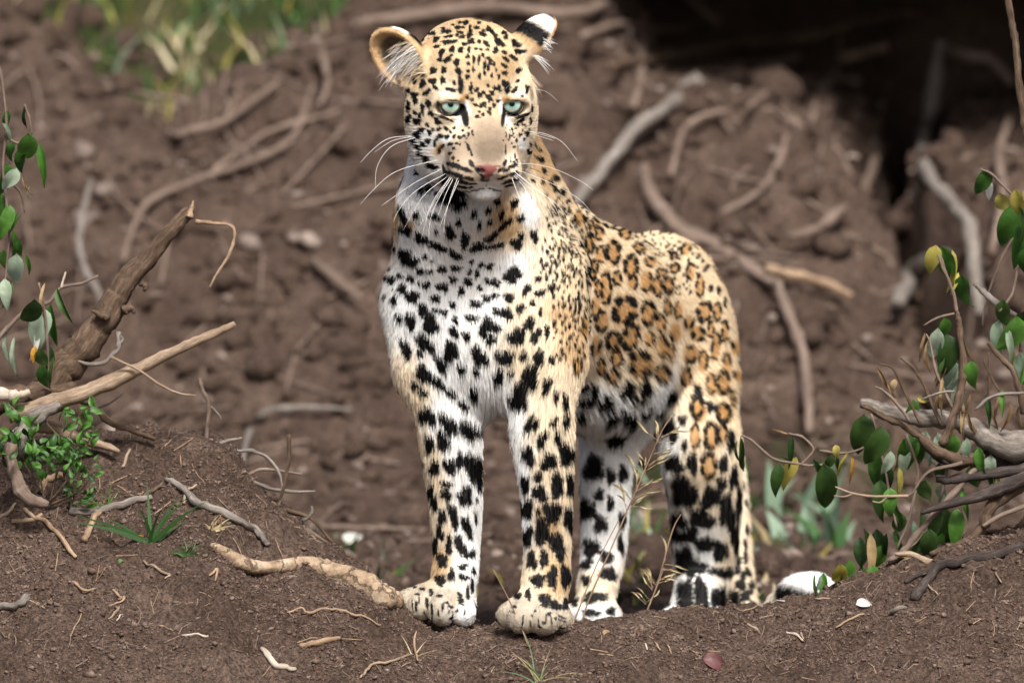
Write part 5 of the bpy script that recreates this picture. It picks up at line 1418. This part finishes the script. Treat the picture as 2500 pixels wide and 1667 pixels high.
for pts in ([(2125, 1010), (2150, 1100), (2170, 1200), (2190, 1290)], [(2210, 1060), (2240, 1150), (2220, 1260), (2190, 1340)], [(2320, 1100), (2300, 1200), (2260, 1330)]):
    limb('stem', pts, [4, 4, 3.5, 3], W_ROOT, 0.13, vb, np.array(vb.location), seg=5)
leaves(vb, '''2110 1010 90 92 d 2;2130 1040 100 80 d 0;2150 1040 90 95 d 2;2120 1070 60 60 p 1;2140 1100 80 90 g 0;2160 1130 70 85 d 2;2150 1170 80 92 d 0;2170 1190 60 80 g 2;2180 1230 60 70 d 1;2165 1215 55 60 g 0;2195 1140 60 90 y 1;2175 1100 55 100 p 0;2200 1250 55 95 d
2225 1060 80 95 g 2;2240 1065 70 85 d 0;2215 1090 60 100 p 0;2200 1075 65 100 b 1;2260 1050 80 92 p 2;2290 1055 70 90 p 0;2300 1060 60 80 g 0;2330 1060 60 95 g 2;2360 1070 50 90 p 0;2390 1090 60 85 g;2420 1110 60 95 p 2;2380 1130 70 90 g;2430 1130 60 92 d 1
2260 1170 70 92 d 2;2280 1230 80 85 d 0;2300 1180 60 90 p 2;2310 1240 90 95 d 2;2335 1240 80 88 g 0;2350 1190 60 85 g 1;2250 1240 70 95 d 1;2270 1290 70 90 d 2;2300 1300 65 95 g 0;2240 1300 60 92 d 0;2320 1290 60 75 d 2
2110 1290 80 85 d 1;2125 1300 95 92 b 1;2140 1290 70 80 d 0;2150 1330 60 95 g 2;2165 1300 60 100 d 1;2100 1310 60 92 d;2185 1290 60 80 g;2050 1375 60 85 y 2;2075 1365 66 95 g 0;2130 1378 52 85 g 2;2105 1380 46 80 g;1990 1400 50 90 d 3;2010 1398 56 88 g 0;2005 1405 40 110 p 1;2195 1360 46 80 d 1;2240 1345 60 88 d 2;2255 1330 60 90 d 2
2230 1270 60 92 p 1;2210 1330 50 90 y 1;2290 1130 50 70 d;2410 1140 55 80 d;2440 1150 50 95 y 1''', 0.13, 0.05)
vc = empty('leafy_vine', P(2340, 900, 0.12), label='upright vine shoot with green and pale leaves above the barked branch', cat='vine')
limb('stem', [(2350, 1010), (2345, 940), (2340, 850), (2336, 765), (2320, 700), (2290, 605)], [3, 3, 3, 3, 3, 2], W_ROOT, 0.12, vc, np.array(vc.location), seg=5)
leaves(vc, '''2285 598 62 100 y 2;2300 600 90 72 g 0;2325 610 75 92 y 1;2350 670 82 88 g 2;2340 665 40 110 y 1;2305 775 50 80 g 2;2290 800 80 95 p 0;2310 815 90 78 d 2;2300 850 60 100 d 1;2330 880 90 95 p 2;2335 940 70 80 p 0;2370 880 60 85 g 2;2350 870 60 110 p 1;2258 812 55 98 b 3;2265 830 80 90 b 3;2335 800 70 60 b 3;2350 830 70 110 b 3;2140 895 70 55 b 3;2165 930 50 60 b 3;2185 925 26 100 b 2;2310 880 70 100 b 3;2300 920 70 88 b 3;2290 960 50 95 b 3;2350 980 80 85 b 3;2370 960 60 100 b 3;2360 1000 70 70 b 3;2270 1010 40 190 b 3;2440 960 60 95 b 3;2465 980 70 88 b 3;2450 950 50 100 g 1;2410 960 60 90 d 1;2490 990 60 100 b 3;2420 1010 50 60 b 3;2330 1030 50 100 b 3;2240 970 24 20 y 2;2230 975 50 90 g 2''', 0.12, 0.04)
vd = empty('leafy_vine', P(2470, 700, 0.16), label='leafy vine hanging at the right edge beneath the slender stem', cat='vine')
for pts in ([(2395, 414), (2420, 425), (2450, 455), (2480, 480), (2530, 500)], [(2530, 560), (2490, 640), (2470, 720), (2440, 760)], [(2530, 700), (2500, 780), (2490, 860)]):
    limb('stem', pts, [3, 3.5, 4, 4], W_ROOT, 0.16, vd, np.array(vd.location), seg=5)
leaves(vd, '''2405 412 62 92 g 2;2412 440 40 80 w 0;2440 470 60 70 y 2;2480 460 70 80 y 0;2470 500 90 92 g 2;2490 500 80 85 d 1;2500 540 90 95 g 0;2510 600 80 90 g;2450 730 75 88 d 2;2440 780 80 95 p 0;2460 800 70 85 p 1;2480 770 100 92 g 2;2500 760 90 90 d 2;2490 860 70 85 p 0;2505 840 80 95 g;2460 820 60 80 y 1;2500 460 50 60 y''', 0.16, 0.04)

# ---- bank behind: roots, branches
for pts, rad, m, off, lab in [
    ([(1712, 190), (1680, 210), (1620, 265), (1545, 320), (1495, 385), (1440, 455), (1400, 500)], [18, 20, 16, 17, 17, 16, 12], 'grey', 0.14, 'thick pale root with a knobbed end slanting behind the leopard'),
    ([(1570, 410), (1590, 470), (1640, 540), (1740, 600), (1830, 655), (1905, 700)], [14, 18, 20, 18, 17, 14], 'root', 0.10, 'thick dusty root running down the bank behind the rump'),
    ([(1870, 655), (1940, 672), (2010, 690), (2080, 720)], [14, 13, 12, 8], 'tan', 0.10, 'reddish root branching off the thick dusty root'),
    ([(1895, 690), (1930, 780), (1960, 860), (1970, 950), (1975, 1060)], [13, 14, 14, 13, 10], 'root', 0.12, 'long straight dusty root hanging down the lower bank'),
    ([(1925, 578), (1990, 560), (2050, 520), (2110, 460), (2135, 390), (2142, 320), (2150, 250)], [10, 12, 13, 13, 12, 11, 9], 'root', 0.16, 'curved root bowing from the dark hollow down the bank'),
    ([(1560, 40), (1565, 130), (1562, 200), (1545, 260)], [9, 10, 10, 9], 'root', 0.20, 'thin upright root hanging behind the leopard head'),
    ([(1700, 180), (1780, 165), (1860, 160), (1950, 140)], [10, 13, 14, 11], 'root', 0.22, 'level root lying before the dark hollow'),
    ([(2055, 142), (2110, 130), (2165, 112)], [10, 13, 9], 'pale', 0.25, 'short pale root piece inside the dark hollow'),
    ([(1490, 160), (1640, 140), (1800, 105), (1960, 95), (2080, 60), (2230, 30)], [11, 13, 13, 13, 12, 11], 'brown', 0.34, 'long dark root crossing the top of the hollow'),
    ([(2298, 100), (2280, 190), (2272, 260), (2252, 340), (2262, 420), (2320, 490), (2368, 560), (2378, 650), (2392, 770)], [15, 19, 18, 15, 15, 17, 18, 17, 12], 'grey', 0.45, 'long pale root twisting down the right side of the hollow'),
    ([(2320, 125), (2370, 140), (2420, 150), (2470, 210)], [14, 17, 15, 11], 'root', 0.5, 'stubby root arching beside the long pale root'),
    ([(2195, 735), (2225, 680), (2260, 640), (2310, 620)], [17, 26, 22, 13], 'grey', 0.25, 'short fat pale root stump below the hollow'),
    ([(1670, -20), (1720, 30), (1755, 60)], [10, 12, 9], 'root', 0.3, 'short root poking down above the hollow'),
    ([(860, 60), (1000, 40), (1200, 18), (1400, 35), (1480, 10)], [12, 16, 16, 15, 11], 'root', 0.12, 'long level root lying along the top of the bank'),
    ([(222, 438), (205, 510), (195, 580), (205, 650), (232, 700), (258, 760)], [6, 9, 9, 9, 9, 7], 'grey', 0.5, 'slim grey upright stick on the bank behind the broken branch'),
    ([(765, 635), (820, 680), (885, 735)], [9, 12, 8], 'root', 0.08, 'short dusty stick lying on the bank beside the leopard chest'),
    ([(300, 640), (325, 560), (370, 490), (480, 440), (600, 400), (700, 350), (745, 270), (765, 210)], [7, 8, 9, 9, 9, 9, 8, 6], 'root', 0.06, 'long thin root winding up the bank left of the leopard'),
    ([(590, 1130), (608, 1060), (640, 1012), (720, 995), (860, 1000)], [8, 9, 9, 8, 6], 'grey', 0.06, 'arched grey rootlet at the foot of the bank'),
    ([(370, 300), (430, 330), (470, 320), (560, 290), (680, 200)], [10, 12, 10, 9, 7], 'root', 0.06, 'root lying along the top edge of the left bank'),
    ([(520, 420), (640, 330), (730, 300), (830, 270)], [7, 8, 8, 6], 'root', 0.06, 'thin root crossing the upper bank left of the head'),
    ([(770, 60), (790, 140), (800, 210), (780, 260)], [8, 9, 9, 7], 'root', 0.10, 'short thick root hanging on the upper bank left of the ear'),
    ([(1420, 90), (1520, 60), (1640, 75), (1760, 40)], [9, 10, 10, 8], 'root', 0.2, 'dusty root crossing above the upright thin root'),
    ([(1830, 260), (1900, 210), (1990, 190), (2100, 200)], [9, 11, 10, 8], 'root', 0.2, 'bent root lying on the lip of the hollow'),
    ([(1980, 300), (2000, 230), (2040, 170), (2050, 90)], [7, 8, 8, 7], 'root', 0.2, 'thin upright root standing inside the hollow'),
    ([(1640, 430), (1660, 340), (1700, 290), (1780, 270)], [8, 9, 8, 7], 'root', 0.08, 'thin bowed root on the slope below the hollow'),
    ([(1760, 520), (1850, 470), (1900, 400), (1920, 330)], [8, 9, 9, 7], 'root', 0.08, 'slender root curving up to the hollow lip'),
    ([(2420, 620), (2450, 480), (2440, 380), (2470, 280)], [9, 11, 11, 9], 'root', 0.4, 'dusty root climbing beside the long pale root'),
    ([(1450, 470), (1500, 400), (1560, 330), (1600, 300)], [8, 9, 8, 7], 'root', 0.05, 'thin root lying beside the knobbed pale root')]:
    c = []
    for t in pts:
        g = G(*t[:2]); d = g - CAM; d /= np.linalg.norm(d)
        c.append((t[0], t[1], max(0.9, g[1] - off * 0.6)))
    limb('bank_root', c, np.array(rad, float), MATS[m], 0, seg=10, wob=0.2, knot=0.10, label=lab, cat='root')

# ---- added earth shelf out of view, blocks top light over the hollow
def blob_shell(name, cx, cy, cz, rx, ry, rz, mat, amp, seed, seg=72, rings=40, flat=-0.35, **kw):
    v, f = [], []
    for i in range(rings + 1):
        a = math.pi * i / rings
        for j in range(seg):
            b = 2 * math.pi * j / seg
            v.append((math.sin(a) * math.cos(b), math.sin(a) * math.sin(b), math.cos(a)))
    v = np.array(v); nrm = v.copy()
    v = np.sign(v) * np.abs(v) ** 0.6 * np.array([rx, ry, rz])
    d = fbm(v * 2.4 + seed, 4, seed) * amp + fbm(v * 9 + seed, 3, seed + 3) * amp * 0.4
    v = v + nrm * d[:, None]
    for i in range(rings):
        for j in range(seg):
            f.append((i * seg + j, (i + 1) * seg + j, (i + 1) * seg + (j + 1) % seg, i * seg + (j + 1) % seg))
    o = mesh_obj(name, v, f, mat, None, **kw); o.location = (cx, cy, cz)
    return o
blob_shell('added_shade_shelf', 1.20, 4.30, 1.42, 1.25, 1.15, 0.36, msoil, 0.12, 8, label='added unseen earth shelf above the frame shading the hollow', kind='structure')
# ------------------------------------------------------------------ crumbs, clods and litter (uncountable)
lrng = np.random.default_rng(99)
def lump_base(seed, sub=1):
    bm = bmesh.new(); bmesh.ops.create_icosphere(bm, subdivisions=sub, radius=1.0)
    v = np.array([q.co[:] for q in bm.verts]); f = np.array([[w.index for w in q.verts] for q in bm.faces]); bm.free()
    v = v * (1 + 0.45 * vnoise(v * 1.6 + seed * 7.1, seed))[:, None]
    return v, f
def scatter(name, pos, size, mat, bases, label, flat=0.75, sink=0.25):
    V, F, k = [], [], 0
    n = len(pos)
    which = lrng.integers(0, len(bases), n)
    for b, (bv, bf) in enumerate(bases):
        ix = np.nonzero(which == b)[0]
        if not len(ix): continue
        m = len(ix)
        # random rotation
        q = lrng.normal(0, 1, (m, 4)); q /= np.linalg.norm(q, axis=1, keepdims=True)
        w, x, y, z = q.T
        R = np.stack([1 - 2 * (y * y + z * z), 2 * (x * y - z * w), 2 * (x * z + y * w), 2 * (x * y + z * w), 1 - 2 * (x * x + z * z), 2 * (y * z - x * w), 2 * (x * z - y * w), 2 * (y * z + x * w), 1 - 2 * (x * x + y * y)], 1).reshape(m, 3, 3)
        sc = size[ix][:, None] * lrng.uniform(0.6, 1.3, (m, 3))
        vv = np.einsum('mij,mkj->mki', R, bv[None] * sc[:, None, :])
        vv[:, :, 2] *= flat
        vv += pos[ix][:, None, :] + np.array([0, 0, 1]) * (size[ix] * (flat - sink - 0.3))[:, None, None]
        V.append(vv.reshape(-1, 3))
        F.append((bf[None] + (np.arange(m) * len(bv))[:, None, None] + k).reshape(-1, 3)); k += m * len(bv)
    return mesh_obj(name, np.concatenate(V), np.concatenate(F), mat, None, smooth=False, label=label, kind='stuff')
def chip_base(seed):
    r = np.random.default_rng(seed)
    v = np.array([(x, y, z) for x in (-1, 1) for y in (-1, 1) for z in (-1, 1)], float) * 0.7
    v *= r.uniform(0.45, 1.25, (8, 3))
    f = np.array([(0, 1, 3), (0, 3, 2), (4, 6, 7), (4, 7, 5), (0, 4, 5), (0, 5, 1), (2, 3, 7), (2, 7, 6), (0, 2, 6), (0, 6, 4), (1, 5, 7), (1, 7, 3)])
    return v, f
B0 = [chip_base(i) for i in range(9)]
B1 = [lump_base(i, 1) for i in range(5)]; B2 = [lump_base(i + 20, 2) for i in range(4)]
mcr, nt, bs = new_mat('dry_crumb_soil'); bs.inputs['Roughness'].default_value = 0.95; bs.inputs['Specular IOR Level'].default_value = 0.15
nn = tex_noise(nt, 45, 3, 0.8); rp = ramp(nt, [(0.3, (0.045, 0.028, 0.021)), (0.5, (0.12, 0.082, 0.064)), (0.68, (0.23, 0.17, 0.138))])
nt.links.new(nn.outputs['Fac'], rp.inputs['Fac']); nt.links.new(rp.outputs[0], bs.inputs['Base Color'])
# crumbs over mound and slope, in drifts
n = 95000
x = lrng.uniform(-0.95, 0.95, n); y = lrng.uniform(-0.36, 0.30, n)
keep = (fbm(np.stack([x * 14, y * 14, 0 * x], 1), 3, 3) + lrng.normal(0, 0.25, n)) > 0.0
x, y = x[keep], y[keep]
scatter('soil_crumbs', np.stack([x, y, height(x, y)], 1), np.clip(lrng.lognormal(-6.55, 0.5, len(x)), 0.0006, 0.006), mcr, B0, 'small soil crumbs strewn over the mound')
n = 120
x = lrng.uniform(-0.95, 0.95, n); y = lrng.uniform(-0.36, 0.26, n)
scatter('soil_clods', np.stack([x, y, height(x, y)], 1), np.clip(lrng.lognormal(-5.2, 0.35, n), 0.003, 0.011), mcr, B0 + B1, 'rounded soil clods bedded in the mound', sink=0.45)
n = 5200
x = lrng.uniform(-1.3, 1.4, n); y = lrng.uniform(1.0, 4.2, n)
scatter('bank_clods', np.stack([x, y, height(x, y)], 1), np.clip(lrng.lognormal(-4.2, 0.5, n), 0.005, 0.05), msoil, B1, 'clods and stones covering the bank', sink=0.35)
mst, nt, bs = new_mat('pale_debris'); bs.inputs['Roughness'].default_value = 0.8
nn = tex_noise(nt, 14, 2); rp = ramp(nt, [(0.35, (0.11, 0.08, 0.065)), (0.52, (0.17, 0.125, 0.105)), (0.70, (0.30, 0.24, 0.20))])
nt.links.new(nn.outputs['Fac'], rp.inputs['Fac']); nt.links.new(rp.outputs[0], bs.inputs['Base Color'])
n = 1100
x = lrng.uniform(-1.2, 1.3, n); y = lrng.uniform(1.2, 4.0, n)
scatter('bank_debris', np.stack([x, y, height(x, y)], 1), np.clip(lrng.lognormal(-4.85, 0.5, n), 0.004, 0.028), mst, B1, 'pale stones and leaf bits strewn over the bank', sink=0.1)
def straws(name, n, bx, by, L, mat, label, lift=0.001, r=0.0006):
    V, F, k = [], [], 0
    x = lrng.uniform(*bx, n); y = lrng.uniform(*by, n)
    a = lrng.uniform(0, 6.28, (n, 1)); l = lrng.uniform(*L, (n, 1)); bend = lrng.normal(0, 0.25, (n, 1))
    t = np.linspace(-0.5, 0.5, 4)[None]
    XS = x[:, None] + np.cos(a) * l * t - np.sin(a) * bend * l * t * t; YS = y[:, None] + np.sin(a) * l * t + np.cos(a) * bend * l * t * t
    ZS = height(XS, YS).reshape(n, 4) + lift
    for i in range(n):
        zs = np.maximum(ZS[i], np.linspace(ZS[i][0], ZS[i][-1], 4))
        v, f = tube_mesh(np.stack([XS[i], YS[i], zs], 1), np.full(4, r * lrng.uniform(0.6, 1.8)), 4, False)
        V += v; F += [tuple(q + k for q in ff) for ff in f]; k += len(v)
    ob = mesh_obj(name, V, np.array(F), mat, None, label=label, kind='stuff')
    ga = ob.data.attributes.new('grain', 'FLOAT_VECTOR', 'POINT'); ga.data.foreach_set('vector', np.asarray(V, np.float32).ravel())
    return ob
straws('root_thread_litter', 900, (-0.9, 0.9), (-0.3, 0.25), (0.005, 0.026), W_ROOT, 'fine brown root threads strewn over the soil', 0.0008, 0.0006)
straws('straw_litter', 240, (-0.9, 0.9), (-0.3, 0.25), (0.008, 0.040), W_TAN, 'fine straw and root threads strewn over the soil')
straws('bank_straw', 260, (-1.1, 1.2), (1.6, 3.9), (0.05, 0.30), W_ROOT, 'thin rootlets and stems strewn over the bank', 0.006, 0.0028)
# far grass on top of the left bank and weeds at its foot
def far_grass(name, n, xr, yr, L, cols, label, cond=None, clump=False, wide=1.0):
    V, F, mi, k = [], [], [], 0
    X, Yv = lrng.uniform(*xr, n), lrng.uniform(*yr, n)
    kp = (fbm(np.stack([X * 7, Yv * 7, 0 * X], 1), 2, 61) > -0.02) if clump else np.ones(n, bool)
    if cond: kp &= cond(X, Yv)
    X, Yv = X[kp], Yv[kp]; Z = height(X, Yv)
    for x, y, z in zip(X, Yv, Z):
        b = np.array([x, y, z - 0.01]); l = lrng.uniform(*L)
        d = np.array([lrng.normal(0, .35), lrng.normal(0, .35), 1.0]); s = np.array([lrng.normal(), lrng.normal() * 0.5, 0]); s /= np.linalg.norm(s) + 1e-9
        w = lrng.uniform(0.003, 0.007) * wide; m = int(lrng.integers(0, len(cols)))
        pts = [b, b + d * l * 0.5, b + d * l + np.array([d[0], d[1], -0.35]) * l * 0.4]
        for q, ww in zip(pts, (w, w * 0.8, 0.0005)): V += [q - s * ww, q + s * ww]
        F += [(k, k + 1, k + 3, k + 2), (k + 2, k + 3, k + 5, k + 4)]; mi += [m, m]; k += 6
    o = mesh_obj(name, V, F, None, None, label=label, kind='stuff')
    for c in cols: o.data.materials.append(LM[c])
    o.data.polygons.foreach_set('material_index', mi)
def on_top(x, y):
    zt = np.interp(x, _tp[:, 0], _tp[:, 2]); return y > BANK0 + (zt + 0.06) / BSL + 0.05
far_grass('bank_grass', 6000, (-2.2, 0.1), (3.2, 7.5), (0.03, 0.14), 'ddyhdhs', 'mixed green and dry grass growing on top of the bank', on_top, True)
far_grass('gully_grass', 150, (0.20, 0.62), (1.3, 2.3), (0.03, 0.09), 'sphyd', 'blurred weeds growing in the gully behind the leopard', clump=True)
far_grass('gully_grass', 50, (-0.25, 0.2), (0.9, 1.6), (0.02, 0.06), 'syd', 'low weeds growing behind the front legs', clump=True)
far_grass('gully_grass', 24, (-0.36, -0.22), (0.8, 1.6), (0.03, 0.09), 'sdp', 'few green weeds growing at the foot of the bank')
far_grass('gully_weed', 34, (0.40, 0.62), (1.7, 2.2), (0.05, 0.13), 'psph', 'pale green broad-leaved weeds growing behind the tail tip', wide=2.2)
far_grass('gully_grass', 420, (0.14, 0.46), (0.85, 1.7), (0.015, 0.055), 'ysdh', 'short yellow-green turf growing behind the hind legs', clump=True, wide=1.5)
far_grass('gully_grass', 90, (-0.32, -0.08), (0.75, 1.5), (0.015, 0.05), 'ysd', 'short turf growing behind the left front leg', clump=True, wide=1.5)
